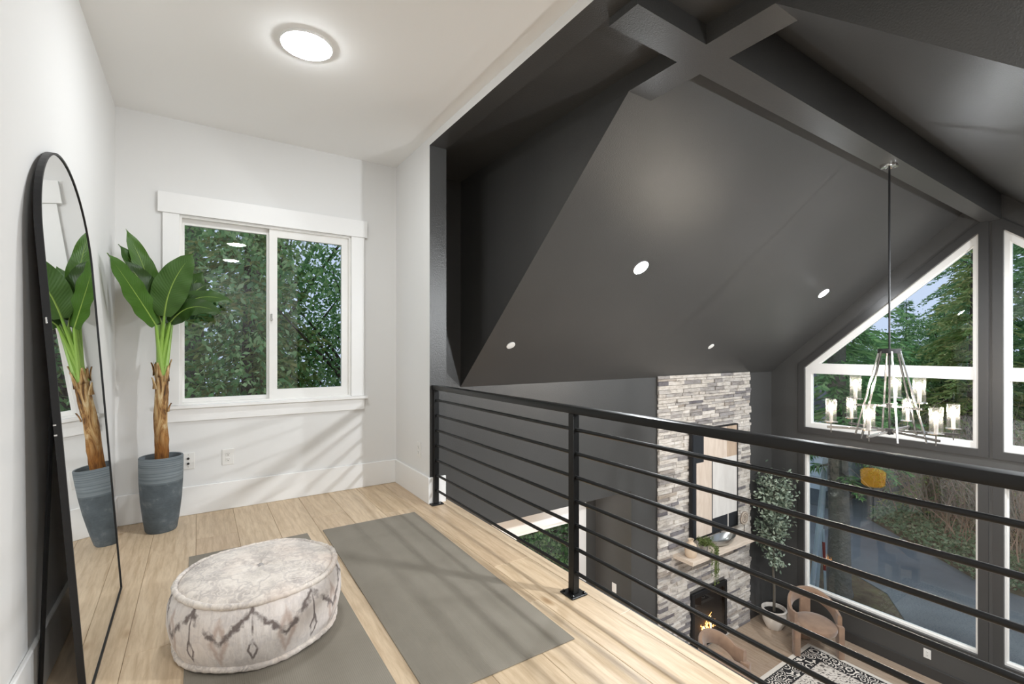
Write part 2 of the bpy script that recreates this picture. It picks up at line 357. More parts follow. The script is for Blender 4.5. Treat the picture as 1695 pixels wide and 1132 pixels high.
frame_y('sash', (0.478, 1.105, 0.838, 2.222), (0.537, 1.046, 0.912, 2.160), YB + 0.020, YB + 0.052, M['vinyl'], w1)
box('pane', -0.088, 0.462, YB + 0.068, YB + 0.072, 0.868, 2.180, M['pane'], w1)
box('pane', 0.537, 1.046, YB + 0.034, YB + 0.038, 0.912, 2.160, M['pane'], w1)
bm = bmesh.new(); add_box(bm, 0.488, 0.500, YB + 0.008, YB + 0.02, 1.47, 1.53, 0.003, seg=1); add_box(bm, 0.485, 0.503, YB - 0.004, YB + 0.010, 1.475, 1.49, 0.002, seg=1)
bobj('latch', bm, M['chrome'], w1)

# ------------------------------------------------------------------ gable windows
def gable_window(name, outer, frames, label, transom=None):
    r = empty(name); tag(r, label, 'window', kind='structure')
    inner = offset_poly(outer, frames)
    bm = bmesh.new(); ring_x(bm, outer, inner, XW + 0.03, XW + 0.10); bobj('frame', bm, M['vinyl'], r)
    in2 = offset_poly(inner, 0.016); bm = bmesh.new(); ring_x(bm, inner, in2, XW + 0.055, XW + 0.085); bobj('glazing_bead', bm, M['vinyl'], r)
    out2 = offset_poly(outer, -0.095); bm = bmesh.new(); ring_x(bm, out2, outer, XW - 0.020, XW); bobj('casing', bm, M['dark_trim'], r)
    ys = [p[0] for p in inner]
    if transom:
        box('transom', XW + 0.028, XW + 0.10, min(ys), max(ys), transom[0], transom[1], M['vinyl'], r)
        bm = bmesh.new(); prism_x(bm, [(min(ys), min(p[1] for p in inner)), (max(ys), min(p[1] for p in inner)), (max(ys), transom[0]), (min(ys), transom[0])], XW + 0.066, XW + 0.070); bobj('pane', bm, M['pane'], r)
        hi = max(inner, key=lambda p: p[1]); other = [p for p in inner if abs(p[0] - hi[0]) > 0.5 and p[1] > 0.3]
        o2 = other[0]; t_ = (transom[1] - hi[1]) / (o2[1] - hi[1]); yx = hi[0] + (o2[0] - hi[0]) * t_
        if transom[1] < o2[1]: poly = [(hi[0], transom[1]), (o2[0], transom[1]), o2, hi]
        else: poly = [(hi[0], transom[1]), (yx, transom[1]), hi]
        bm = bmesh.new(); prism_x(bm, poly, XW + 0.066, XW + 0.070); bobj('pane', bm, M['pane'], r)
    else:
        bm = bmesh.new(); prism_x(bm, inner, XW + 0.066, XW + 0.070); bobj('pane', bm, M['pane'], r)
    return r
gable_window('window_2', UP, [0.07, 0.05, 0.075, 0.085], 'white framed raked window behind the chandelier', (0.850, 1.013))
gable_window('window_3', mir(UP), [0.07, 0.05, 0.075, 0.085], 'white framed raked window at the right picture edge', (0.850, 1.013))
w4 = gable_window('window_4', LO, [0.03, 0.02, 0.03, 0.03], 'large picture window behind the barrel chair')
w5 = gable_window('window_5', mir(LO), [0.03, 0.02, 0.03, 0.03], 'picture window right of the charcoal window post')
for w_, a, b in ((w4, 1.735, 3.77), (w5, 2 * YRIDGE - 3.77, 2 * YRIDGE - 1.735)):
    box('shade_cassette', XW + 0.005, XW + 0.05, a, b, -0.465, -0.420, M['vinyl'], w_, 0.006)
# glass door in the recess
d1 = empty('door_1'); tag(d1, 'white framed glass door seen below the landing edge', 'door', kind='structure')
frame_y('frame', DOOR, (DOOR[0] + 0.05, DOOR[1] - 0.05, ZG + 0.06, -1.15), 5.02, 5.10, M['vinyl'], d1)
box('stile', 3.28, 3.36, 5.03, 5.08, ZG + 0.06, -1.15, M['vinyl'], d1)
box('pane', DOOR[0] + 0.05, 3.28, 5.05, 5.055, ZG + 0.06, -1.15, M['pane'], d1)
box('pane', 3.36, DOOR[1] - 0.05, 5.05, 5.055, ZG + 0.06, -1.15, M['pane'], d1)

# ------------------------------------------------------------------ railing
XRAIL, HR = 1.5774, 0.952
PY = [3.5258, 1.8371, 0.148, -0.90]
ra = empty('railing', (XRAIL, 1.3, 0)); tag(ra, 'black metal landing railing with thin horizontal bars', 'railing')
def rl(name, bm): return bobj(name, bm, M['black_metal'], ra, True, loc=(0, -1.3, 0))
bm = bmesh.new(); add_box(bm, -0.027, 0.027, PY[-1] - 0.03, PY[0] + 0.025, HR - 0.036, HR, 0.004); rl('handrail', bm)
for y in PY:
    bm = bmesh.new(); add_box(bm, -0.02, 0.02, y - 0.02, y + 0.02, 0.009, HR - 0.036, 0.0025, seg=1); p = rl('post', bm)
    bm = bmesh.new(); add_box(bm, -0.05, 0.05, y - 0.05, y + 0.05, 0.0, 0.009, 0.002, seg=1); b = bobj('base_plate', bm, M['black_metal'], p)
    for sx in (-1, 1):
        for sy in (-1, 1):
            lathe('bolt', [(0.008, 0.009), (0.008, 0.014), (0.004, 0.018)], M['black_metal'], p, 6, loc=(sx * 0.036, y + sy * 0.036, 0), cap1=True, smooth=False)
for i in range(7):
    z = 0.114 + 0.12 * i
    bm = bmesh.new(); add_tube(bm, [(0.0, PY[-1], z), (0.0, PY[0], z)], 0.0095, 10); rl('bar', bm)
tube('wall_bracket', [(0, PY[0] - 1.3, HR - 0.075), (0, YE - 1.3, HR - 0.075)], 0.008, M['black_metal'], ra)

# ------------------------------------------------------------------ leaning mirror
mr = empty('arched_floor_mirror', (-0.323, 2.70, 0.0)); tag(mr, 'large arched floor mirror with thin black frame leaning on the wall', 'mirror')
MW, MH, AR = 1.0, 2.03, 0.40; LEAN = 0.069
def arch(inset, n=40):
    a = MW / 2 - inset; pts = [(-a, inset), ]
    pts = [(-a, inset), (a, inset)]
    for k in range(n + 1):
        th = PI * k / n; pts.append((a * math.cos(th), MH - AR + (AR - inset) * math.sin(th)))
    return pts
def mir_part(name, outer, inner, d0, d1, mat):
    bm = bmesh.new()
    if inner:
        V = [[bm.verts.new((d, y, z)) for y, z in p] for d in (d0, d1) for p in (outer, inner)]; n = len(outer)
        for i in range(n):
            j = (i + 1) % n
            bm.faces.new((V[0][i], V[0][j], V[1][j], V[1][i])); bm.faces.new((V[2][i], V[3][i], V[3][j], V[2][j])); bm.faces.new((V[0][i], V[2][i], V[2][j], V[0][j])); bm.faces.new((V[1][i], V[1][j], V[3][j], V[3][i]))
    else: prism_x(bm, outer, d0, d1)
    return bobj(name, bm, mat, mr)
mir_part('frame', arch(0), arch(0.008), -0.020, 0.0, M['iron'])
mir_part('mirror_glass', arch(0.008), None, -0.010, -0.004, M['mirror'])
mir_part('back_panel', arch(0.012), None, -0.019, -0.012, M['iron'])
for z in (0.95, 0.985): 
    bm = bmesh.new(); add_box(bm, -0.020, -0.012, -MW / 2 - 0.001, -MW / 2, z, z + 0.005); bobj('screw', bm, M['chrome'], mr)
bm = bmesh.new(); add_box(bm, -0.014, -0.009, -MW / 2 - 0.003, -MW / 2, 1.33, 1.352, 0.001, seg=1); bobj('hinge', bm, M['chrome'], mr)
tube('stand_leg', [(-0.025, -0.40, 1.15), (-0.142, -0.385, 0.006)], 0.007, M['iron'], mr, 6)
mr.rotation_euler = (0, -LEAN, math.radians(0.6))

# ------------------------------------------------------------------ yoga mats
def yoga_mat(name, x0, x1, y0, y1, label, seed):
    t = NT(name + '_foam'); v = t.coord(); n = t.noise(v, 3.5, 4); f = t.noise(v, 300, 2)
    w = t.n('ShaderNodeTexWave', wave_type='BANDS', bands_direction='X'); t.l(v, w.inputs[0]); w.inputs['Scale'].default_value = 45
    t.col(t.ramp(n.outputs[0], [(0.3, '#7e776b'), (0.7, '#898276')])); t.set(Roughness=0.8); t.bump(t.math('ADD', w.outputs[0], f.outputs[0]), 0.25, 0.002)
    bm = bmesh.new(); cx, cy = (x0 + x1) / 2, (y0 + y1) / 2; hx, hy = (x1 - x0) / 2, (y1 - y0) / 2
    add_box(bm, -hx, hx, -hy, hy, 0, 0.006, 0.0015, seg=1); o = bobj(name, bm, t.m, loc=(cx, cy, 0.0)); tag(o, label, 'yoga mat', 'yoga mats on the landing floor'); return o
y1_ = yoga_mat('yoga_mat', 0.690, 1.345, 1.550, 3.430, 'taupe yoga mat lying bare beside the railing', 1); y1_.rotation_euler = (0, 0, math.radians(-0.8))
yoga_mat('yoga_mat', -0.047, 0.606, 1.590, 3.435, 'taupe yoga mat under the patterned floor pouf', 2)

# ------------------------------------------------------------------ pouf
PX_, PY_, PR, PH = 0.228, 2.387, 0.324, 0.293
po = empty('floor_pouf', (PX_, PY_, 0.006)); tag(po, 'round patterned cream floor pouf with piped edges', 'pouf')
def damask(name, side):
    t = NT(name); v = t.coord()
    wn = t.noise(v, 5, 3); wv = t.n('ShaderNodeVectorMath', operation='MULTIPLY_ADD'); t.l(wn.outputs['Color'], wv.inputs[0]); wv.inputs[1].default_value = (0.12,) * 3; t.l(v, wv.inputs[2])
    wn2 = t.noise(v, 26, 2); wv2 = t.n('ShaderNodeVectorMath', operation='MULTIPLY_ADD'); t.l(wn2.outputs['Color'], wv2.inputs[0]); wv2.inputs[1].default_value = (0.075,) * 3; t.l(wv.outputs[0], wv2.inputs[2]); wv = wv2
    vo = t.n('ShaderNodeTexVoronoi', feature='F1'); vo.inputs['Scale'].default_value = 10; t.l(wv.outputs[0], vo.inputs[0])
    ed = t.n('ShaderNodeTexVoronoi', feature='DISTANCE_TO_EDGE'); ed.inputs['Scale'].default_value = 10; t.l(wv.outputs[0], ed.inputs[0])
    rings = t.math('SINE', t.math('MULTIPLY', vo.outputs['Distance'], 34.0))
    wear = t.noise(v, 7, 6, 0.65); fib = t.noise(t.coord(scale=(60, 60, 12)), 1, 3); big = t.noise(v, 3.2, 2)
    c0 = t.ramp(wear.outputs[0], [(0.34, '#b3aaa5'), (0.44, '#cbc2bb'), (0.54, '#e2d9d0'), (0.68, '#ede5dc')])
    c1 = t.mix(t.ramp(rings, [(0.1, '#000000'), (0.5, '#b0b0b0')]), c0, '#f0e7dd')
    c2 = t.mix(t.ramp(ed.outputs[0], [(0.0, '#dddddd'), (0.05, '#888888'), (0.08, '#000000')]), c1, '#b5adab' if side else '#c2b9b4')
    pk = t.ramp(big.outputs[0], [(0.50, '#000000'), (0.64, '#9a9a9a')]); c3 = t.mix(pk, c2, '#d9bfae')
    if side:
        sx = t.n('ShaderNodeSeparateXYZ'); t.l(v, sx.inputs[0]); ang = t.math('ARCTAN2', sx.outputs[1], sx.outputs[0])
        u = t.math('MULTIPLY', ang, 9 / (2 * PI)); fu = t.math('ABSOLUTE', t.math('SUBTRACT', t.math('FRACT', u), 0.5)); zz = t.math('MULTIPLY', sx.outputs[2], 1 / PH)
        jag = t.math('MULTIPLY', t.math('SUBTRACT', t.noise(v, 38, 3).outputs[0], 0.5), 0.22)
        # chevron line and hanging diamond
        ch = t.math('ABSOLUTE', t.math('ADD', t.math('SUBTRACT', t.math('ADD', zz, t.math('MULTIPLY', fu, 0.75)), 0.80), jag))
        m1 = t.ramp(ch, [(0.02, '#ffffff'), (0.07, '#000000')])
        dm = t.math('ADD', t.math('MULTIPLY', fu, 2.2), t.math('ADD', t.math('ABSOLUTE', t.math('SUBTRACT', zz, 0.33)), t.math('MULTIPLY', jag, 0.6)))
        m2 = t.ramp(t.math('ABSOLUTE', t.math('SUBTRACT', dm, 0.15)), [(0.02, '#ffffff'), (0.06, '#000000')])
        st = t.math('MAXIMUM', fu, t.math('MULTIPLY', t.math('ABSOLUTE', t.math('SUBTRACT', zz, 0.58)), 0.08)); m3 = t.ramp(st, [(0.008, '#ffffff'), (0.02, '#000000')])
        fl = t.ramp(t.math('ABSOLUTE', t.math('SUBTRACT', t.math('ADD', t.math('MULTIPLY', t.math('SUBTRACT', 0.5, fu), 2.0), t.math('ABSOLUTE', t.math('SUBTRACT', zz, 0.45))), t.math('ADD', 0.24, jag))), [(0.02, '#cccccc'), (0.13, '#000000')])
        mm = t.mix(1.0, t.mix(1.0, m1, m2, 'ADD'), m3, 'ADD'); brk = t.ramp(t.noise(v, 16, 4).outputs[0], [(0.36, '#333333'), (0.50, '#ffffff')])
        c3 = t.mix(0.6, c3, '#e6e0dd'); c3 = t.mix(fl, c3, '#b3988a')
        c3 = t.mix(t.mix(1.0, mm, brk, 'MULTIPLY'), c3, '#7c726f')
    t.col(t.mix(0.35, c3, t.ramp(fib.outputs[0], [(0.3, '#dcd7d3'), (0.7, '#ffffff')]), 'MULTIPLY')); t.set(Roughness=0.95)
    t.b.inputs['Specular IOR Level'].default_value = 0.1; t.b.inputs['Sheen Weight'].default_value = 0.2
    t.bump(t.math('ADD', fib.outputs[0], wear.outputs[0]), 0.5, 0.006); return t.m
M['pouf_side'] = damask('faded_tapestry_side', True); M['pouf_top'] = damask('faded_tapestry_top', False); M['pouf_pipe'] = plain('cream_piping', '#d3cac1', 0.95, bump=(90, 0.5, 0.006))
def wob(a, k): return 1 + 0.006 * math.sin(3 * a + k) + 0.004 * math.sin(7 * a + 2 * k)
def lathe_w(name, prof, mat, parent, n=96, k=0.0):
    bm = bmesh.new(); rings = []
    for r, z in prof: rings.append([bm.verts.new((r * wob(2 * PI * i / n, k) * math.cos(2 * PI * i / n), r * wob(2 * PI * i / n, k) * math.sin(2 * PI * i / n), z + 0.003 * math.sin(5 * 2 * PI * i / n + k + z * 9))) for i in range(n)])
    for a, b in zip(rings[:-1], rings[1:]):
        for i in range(n): bm.faces.new((a[i], a[(i + 1) % n], b[(i + 1) % n], b[i]))
    return bobj(name, bm, mat, parent, 'all')
lathe_w('side_panel', [(0.02, 0.006), (PR * 0.90, 0.006), (PR * 0.955, 0.022), (PR * 1.01, 0.07), (PR * 1.045, 0.13), (PR * 1.035, 0.19), (PR * 0.99, 0.235), (PR * 0.935, 0.258)], M['pouf_side'], po)
lathe_w('top_panel', [(PR * 0.93, 0.257), (PR * 0.90, 0.268), (PR * 0.84, 0.276), (PR * 0.6, 0.287), (PR * 0.3, 0.290), (PR * 0.12, 0.286), (PR * 0.04, 0.276), (0.003, 0.272)], M['pouf_top'], po)
for rr, zz in ((PR * 0.955, 0.258), (PR * 0.955, 0.016)):
    bm = bmesh.new(); n = 96; pts = [(rr * wob(2 * PI * i / n, 0) * math.cos(2 * PI * i / n), rr * wob(2 * PI * i / n, 0) * math.sin(2 * PI * i / n), zz + 0.003 * math.sin(5 * 2 * PI * i / n + zz * 9)) for i in range(n)]
    rings = []
    for i in range(n):
        p = Vector(pts[i]); rad = Vector((p.x, p.y, 0)).normalized(); q = 0.012 * (1 + 0.12 * math.sin(i * 2.7) + 0.06 * math.sin(i * 1.1))
        rings.append([bm.verts.new(p + rad * (q * math.cos(2 * PI * k / 8)) + Vector((0, 0, q * math.sin(2 * PI * k / 8)))) for k in range(8)])
    for i in range(n):
        for k in range(8): bm.faces.new((rings[i][k], rings[(i + 1) % n][k], rings[(i + 1) % n][(k + 1) % 8], rings[i][(k + 1) % 8]))
    bobj('piping', bm, M['pouf_top'], po, 'all')
lathe('tuft_button', [(0.014, 0.270), (0.013, 0.278), (0.007, 0.283), (0.001, 0.284)], plain('grey_button', '#a8a3a0', 0.9), po, 16)

# ------------------------------------------------------------------ banana plant in a pot
pl = empty('potted_banana_plant', (-0.212, 4.070, 0.0)); tag(pl, 'banana plant in a tall blue grey pot beside the mirror', 'potted plant')
BX, BY = -0.212, 4.070
t = NT('brushed_concrete'); v = t.coord(); sx = t.n('ShaderNodeSeparateXYZ'); t.l(v, sx.inputs[0])
sp = t.noise(v, 9, 6, 0.7); stv = t.coord(scale=(2.5, 2.5, 150)); stn = t.noise(stv, 1.0, 3)
lo_ = t.ramp(sp.outputs[0], [(0.3, '#434b50'), (0.55, '#535c62'), (0.75, '#7c7f81')]); hi_ = t.ramp(stn.outputs[0], [(0.3, '#5a646a'), (0.65, '#7d868b')])
bandn = t.math('ADD', sx.outputs[2], t.math('MULTIPLY', t.math('SUBTRACT', t.noise(t.coord(scale=(1.5, 1.5, 40)), 1.2, 2).outputs[0], 0.5), 0.03))
t.col(t.mix(t.ramp(t.math('MULTIPLY', bandn, 2.0), [(0.675, '#000000'), (0.69, '#ffffff')]), lo_, hi_)); t.set(Roughness=0.75); t.bump(t.math('ADD', sp.outputs[0], stn.outputs[0]), 0.3, 0.004); M['pot'] = t.m
lathe('pot', [(0.02, 0.0), (0.082, 0.0), (0.090, 0.012), (0.102, 0.09), (0.116, 0.22), (0.123, 0.34), (0.125, 0.44), (0.125, 0.503), (0.122, 0.510), (0.114, 0.508), (0.111, 0.495), (0.110, 0.44)], M['pot'], pl, 48)
lathe('soil', [(0.111, 0.462), (0.08, 0.470), (0.001, 0.468)], plain('dark_soil', '#2c2621', 0.95, bump=(60, 0.8, 0.01)), pl, 32)
t = NT('husk_bark'); v = t.coord(scale=(9, 9, 2.2)); a = t.noise(v, 2.2, 6, 0.6, 1.2); b = t.noise(t.coord(scale=(30, 30, 5)), 2, 4); sx = t.n('ShaderNodeSeparateXYZ'); t.l(t.coord(), sx.inputs[0])
up_ = t.ramp(a.outputs[0], [(0.38, '#38271a'), (0.46, '#8a6238'), (0.53, '#b8935f'), (0.64, '#d4bd94')]); dn_ = t.ramp(b.outputs[0], [(0.3, '#6b4018'), (0.6, '#9a6428'), (0.8, '#b58140')])
t.col(t.mix(t.ramp(sx.outputs[2], [(0.55, '#000000'), (0.75, '#ffffff')]), dn_, up_)); t.set(Roughness=0.85); t.bump(t.math('ADD', a.outputs[0], b.outputs[0]), 0.8, 0.02); M['husk'] = t.m
bm = bmesh.new(); rs = random.Random(4); prof = []
n = 20; rings = []
for i in range(18):
    z = 0.455 + (1.15 - 0.455) * i / 17; r0 = 0.040 - 0.003 * i / 17
    rings.append([bm.verts.new((r0 * (1 + rs.uniform(-0.07, 0.07)) * math.cos(2 * PI * k / n) + 0.004 * math.sin(i * 0.6), r0 * (1 + rs.uniform(-0.07, 0.07)) * math.sin(2 * PI * k / n), z + (rs.uniform(-0.03, 0.035) if i == 17 else 0))) for k in range(n)])
for a_, b_ in zip(rings[:-1], rings[1:]):
    for k in range(n): bm.faces.new((a_[k], a_[(k + 1) % n], b_[(k + 1) % n], b_[k]))
bobj('trunk', bm, M['husk'], pl, 'all')
for ang, hz, ln in ((0.2, 1.10, 0.10), (-1.9, 1.08, 0.10), (2.9, 1.09, 0.09), (-0.7, 1.05, 0.11), (-2.6, 1.0, 0.08), (-0.25, 0.84, 0.06)):
    V_ = []; c, s_ = math.cos(ang), math.sin(ang)
    for i in range(4):
        f = i / 3; w_ = 0.021 * (1 - f) + 0.003; r = 0.038 + 0.016 * f * f; z = hz - 0.03 + ln * f
        V_ += [(r * c - w_ * s_, r * s_ + w_ * c, z), (r * c * 1.08, r * s_ * 1.08, z), (r * c + w_ * s_, r * s_ - w_ * c, z)]
    Fq = [(3 * i + j, 3 * i + j + 1, 3 * i + j + 4, 3 * i + j + 3) for i in range(3) for j in range(2)]
    o = mobj('husk_flap', V_, Fq, M['husk'], pl, True); o.modifiers.new('th', 'SOLIDIFY').thickness = 0.004
t = NT('banana_leaf'); tc = t.n('ShaderNodeTexCoord'); uvs = t.n('ShaderNodeSeparateXYZ'); t.l(tc.outputs['UV'], uvs.inputs[0])
vein = t.math('SINE', t.math('MULTIPLY', t.math('SUBTRACT', uvs.outputs[0], t.math('MULTIPLY', t.math('ABSOLUTE', t.math('SUBTRACT', uvs.outputs[1], 0.5)), 0.35)), 150.0))
oi = t.n('ShaderNodeObjectInfo'); gcol = t.ramp(oi.outputs['Random'], [(0.0, '#2b4519'), (0.5, '#36561e'), (1.0, '#4a6f26')])
c = t.mix(t.ramp(vein, [(0.2, '#000000'), (1.0, '#333333')]), gcol, '#5c8034'); tn = t.noise(t.coord(), 6, 3); c = t.mix(t.ramp(tn.outputs[0], [(0.35, '#000000'), (0.75, '#555555')]), c, '#1f3a14')
t.col(c); t.set(Roughness=0.38); t.bump(vein, 0.15, 0.002)
tl = t.n('ShaderNodeBsdfTranslucent'); t.l(c, tl.inputs[0]); mx = t.n('ShaderNodeMixShader'); mx.inputs[0].default_value = 0.15; t.l(t.b.outputs[0], mx.inputs[1]); t.l(tl.outputs[0], mx.inputs[2]); t.l(mx.outputs[0], t.out.inputs[0]); M['leaf'] = t.m
M['midrib'] = plain('pale_midrib', '#86a048', 0.5)
t = NT('pale_green_stalk'); sx = t.n('ShaderNodeSeparateXYZ'); t.l(t.coord(), sx.inputs[0]); t.col(t.ramp(t.math('SUBTRACT', sx.outputs[2], 0.9), [(0.15, '#93b45a'), (0.45, '#86ab45'), (0.7, '#5f8a34')])); t.set(Roughness=0.45); M['stalk'] = t.m
def bez(P, t_): 
    a, b, c = P; return a * ((1 - t_) ** 2) + b * (2 * t_ * (1 - t_)) + c * (t_ ** 2)
def banana_leaf(base, ctrl, tip, width, face, fold=0.22, curl=0.0):
    org = Vector((BX, BY, 0)); P = [Vector(p) - org for p in (base, ctrl, tip)]; face = Vector(face).normalized()
    N, Cc = 26, 9; V_ = []; UV = []; rib = []
    for i in range(N + 1):
        t_ = i / N; p = bez(P, t_); d = (bez(P, min(1, t_ + 0.02)) - bez(P, max(0, t_ - 0.02))).normalized()
        sd = d.cross(face).normalized(); nn = sd.cross(d).normalized()
        if nn.dot(face) < 0: nn = -nn
        w_ = width * 0.5 * (math.sin(PI * min(1, t_ * 0.94 + 0.05)) ** 0.62) * (1.0 - 0.25 * t_) * 1.08
        if t_ > 0.88: w_ *= max(0.02, 1 - ((t_ - 0.88) / 0.12) ** 1.7)
        rib.append(p - nn * 0.002)
        for j in range(Cc):
            s_ = (j / (Cc - 1) - 0.5) * 2
            rip = 0.006 * math.sin(t_ * 23 + s_ * 2) * abs(s_)
            V_.append(p + sd * (s_ * w_) + nn * (fold * w_ * abs(s_) ** 1.5 - curl * w_ * s_ * s_ + rip)); UV.append((t_, s_ * 0.5 + 0.5))
    Fq = [(i * Cc + j, i * Cc + j + 1, (i + 1) * Cc + j + 1, (i + 1) * Cc + j) for i in range(N) for j in range(Cc - 1)]
    o = mobj('leaf', V_, Fq, M['leaf'], pl, True); uv = o.data.uv_layers.new(name='uv'); li = [0] * len(o.data.loops); o.data.loops.foreach_get('vertex_index', li)
    uv.data.foreach_set('uv', [c for i in li for c in UV[i]])
    tube('midrib', rib, [0.006 * (1 - 0.75 * i / N) for i in range(N + 1)], M['midrib'], o, 6)
    st = Vector((random.uniform(-0.02, 0.02), random.uniform(-0.02, 0.02), 1.06)); q = P[0]; md = (st + q) / 2 + Vector((0, 0, -0.01)); md.x = st.x * 0.55 + q.x * 0.45; md.y = st.y * 0.55 + q.y * 0.45
    tube('stalk', [bez([st, md, q], i / 8) for i in range(9)], [0.019 - 0.0115 * i / 8 for i in range(9)], M['stalk'], pl, 8)
CAMD = (0.25, -0.95, 0.25)
LV = [  # base, control, tip, width, facing
    ((-0.235, 4.06, 1.47), (-0.27, 4.08, 1.74), (-0.395, 4.02, 2.03), 0.135, (0.25, -0.95, 0.1), 0.18, 0),         # tall back left
    ((-0.235, 3.97, 1.40), (-0.33, 3.86, 1.60), (-0.440, 3.62, 1.80), 0.185, (0.45, -0.80, 0.40), 0.10, 0.05),     # long left towards the mirror
    ((-0.250, 4.12, 1.48), (-0.31, 4.12, 1.74), (-0.430, 3.99, 1.92), 0.135, (0.45, -0.85, 0.3), 0.22, 0),
    ((-0.205, 4.00, 1.41), (-0.26, 3.98, 1.62), (-0.385, 3.86, 1.80), 0.185, (0.25, -0.95, 0.15), 0.12, 0.05),
    ((-0.190, 3.95, 1.46), (-0.175, 3.90, 1.68), (-0.030, 3.88, 1.885), 0.215, (-0.12, -1.0, 0.10), 0.06, 0.04),   # broad centre leaf
    ((-0.175, 4.10, 1.44), (-0.09, 4.14, 1.62), (0.030, 4.12, 1.80), 0.175, (0.15, -0.95, 0.15), 0.15, 0),
    ((-0.165, 4.03, 1.46), (-0.02, 4.00, 1.68), (0.200, 3.95, 1.575), 0.150, (0.05, -0.80, 0.60), 0.15, 0.15),
    ((-0.160, 3.99, 1.42), (-0.05, 3.90, 1.60), (0.125, 3.80, 1.480), 0.165, (0.10, -0.85, 0.50), 0.15, 0.2),
    ((-0.180, 4.04, 1.42), (-0.09, 4.02, 1.58), (0.040, 3.97, 1.570), 0.160, (0.2, -0.9, 0.3), 0.2, 0.1),
    ((-0.225, 4.06, 1.45), (-0.255, 4.10, 1.70), (-0.330, 4.14, 1.93), 0.125, (0.35, -0.9, 0.1), 0.25, 0),
    ((-0.150, 4.07, 1.45), (-0.06, 4.10, 1.66), (0.075, 4.12, 1.72), 0.120, (0.1, -0.9, 0.35), 0.25, 0.1),
    ((-0.215, 4.12, 1.44), (-0.20, 4.18, 1.62), (-0.17, 4.24, 1.82), 0.16, (0.1, -0.9, 0.3), 0.2, 0),
]
for L_ in LV: banana_leaf(*L_)

# ------------------------------------------------------------------ outlets and switch plates
def wall_plate(name, loc, rz, label, kind, cat='outlet', group=None):
    r = empty(name, loc, rz); tag(r, label, cat, group)      # local -y faces the room
    bm = bmesh.new(); add_box(bm, -0.040, 0.040, -0.006, 0, -0.062, 0.062, 0.003, seg=2); bobj('cover_plate', bm, M['plate'], r)
    if kind == 'duplex':
        for z in (-0.021, 0.021):
            bm = bmesh.new(); add_box(bm, -0.016, 0.016, -0.0085, -0.005, z - 0.015, z + 0.015, 0.003, seg=2); rc = bobj('receptacle', bm, M['plate'], r)
            for x, h in ((-0.0065, 0.008), (0.0065, 0.006)): box('slot', x - 0.0012, x + 0.0012, -0.0090, -0.008, z + 0.001, z + 0.001 + h, M['slot'], rc)
            bm = bmesh.new(); add_box(bm, -0.003, 0.003, -0.0090, -0.008, z - 0.010, z - 0.004, 0.001, seg=1); bobj('slot', bm, M['slot'], rc)
    elif kind == 'coax':
        for z in (-0.020, 0.018):
            bm = bmesh.new(); add_lathe(bm, [(0.008, 0), (0.008, 0.010), (0.004, 0.010), (0.004, 0.012), (0.0005, 0.012)], 12)
            bobj('socket', bm, M['slot'], r, True, loc=(0, -0.006, z), rot=(PI / 2, 0, 0))
        for z in (-0.045, 0.045): lathe('screw', [(0.003, 0), (0.002, 0.001), (0.0003, 0.001)], M['chrome'], r, 8, loc=(0, -0.006, z), rot=(PI / 2, 0, 0))
    else:
        bm = bmesh.new(); add_box(bm, -0.016, 0.016, -0.009, -0.005, -0.033, 0.033, 0.002, seg=1); bobj('rocker', bm, M['plate'], r)
    return r
wall_plate('cable_outlet', (-0.064, YB, 0.405), 0, 'white wall plate with two cable sockets just behind the pot', 'coax')
wall_plate('power_outlet', (0.190, YB, 0.404), 0, 'white duplex power outlet under the landing window', 'duplex')
wall_plate('power_outlet', (XR, 3.767, 0.400), -PI / 2, 'white power outlet on the short return wall by the railing', 'duplex')
wall_plate('power_outlet', (XW, 2.221, ZG + 0.31), -PI / 2, 'white outlet low on the charcoal wall under the picture window', 'duplex')
wall_plate('light_switch', (4.70, 4.63, -2.012), -PI / 2, 'white switch plate on the charcoal recess wall', 'rocker', 'switch')

# ------------------------------------------------------------------ lamps
M['lens'] = emit('lamp_lens', (0.93, 0.97, 1.0), LOFT_LAMP); M['lens_dl'] = emit('downlight_lens', (0.93, 0.97, 1.0), DOWNLIGHT); M['lens_dl2'] = emit('downlight_lens_dim', (0.93, 0.97, 1.0), DOWNLIGHT * 0.28); M['lens_low'] = emit('added_lower_lens', (0.93, 0.97, 1.0), LOWER)
M['fixture'] = plain('white_fixture', '#efefed', 0.4)
def disc_light(name, loc, normal, r, lens, label, cat='ceiling light', group=None, th=0.03, dome=0.002):
    e = empty(name, loc); e.rotation_mode = 'QUATERNION'; e.rotation_quaternion = Vector((0, 0, 1)).rotation_difference(Vector(normal)); tag(e, label, cat, group)
    lathe('trim_ring', [(r, 0.0), (r, th * 0.6), (r * 0.99, th), (r * 0.965, th)], M['fixture'], e, 40)
    lathe('lens', [(r * 0.97, th * 0.92), (r * 0.80, th * 0.92 + dome * 0.55), (r * 0.55, th * 0.92 + dome * 0.9), (0.002, th * 0.92 + dome)], lens, e, 40)
    return e
DN = (0, 0, -1); NL = (0, -K, -1); NR = (0, K, -1)
disc_light('ceiling_light', (0.500, 2.853, ZC), DN, 0.135, M['lens'], 'round flush white ceiling light over the landing', th=0.014, dome=0.020)
disc_light('ceiling_light', (0.510, -0.10, ZC), DN, 0.135, M['lens'], 'round flush ceiling light above the viewer', th=0.014, dome=0.020)
disc_light('ceiling_light', (0.510, -1.75, ZC), DN, 0.135, M['lens'], 'round flush ceiling light at the near end of the landing', th=0.014, dome=0.020)
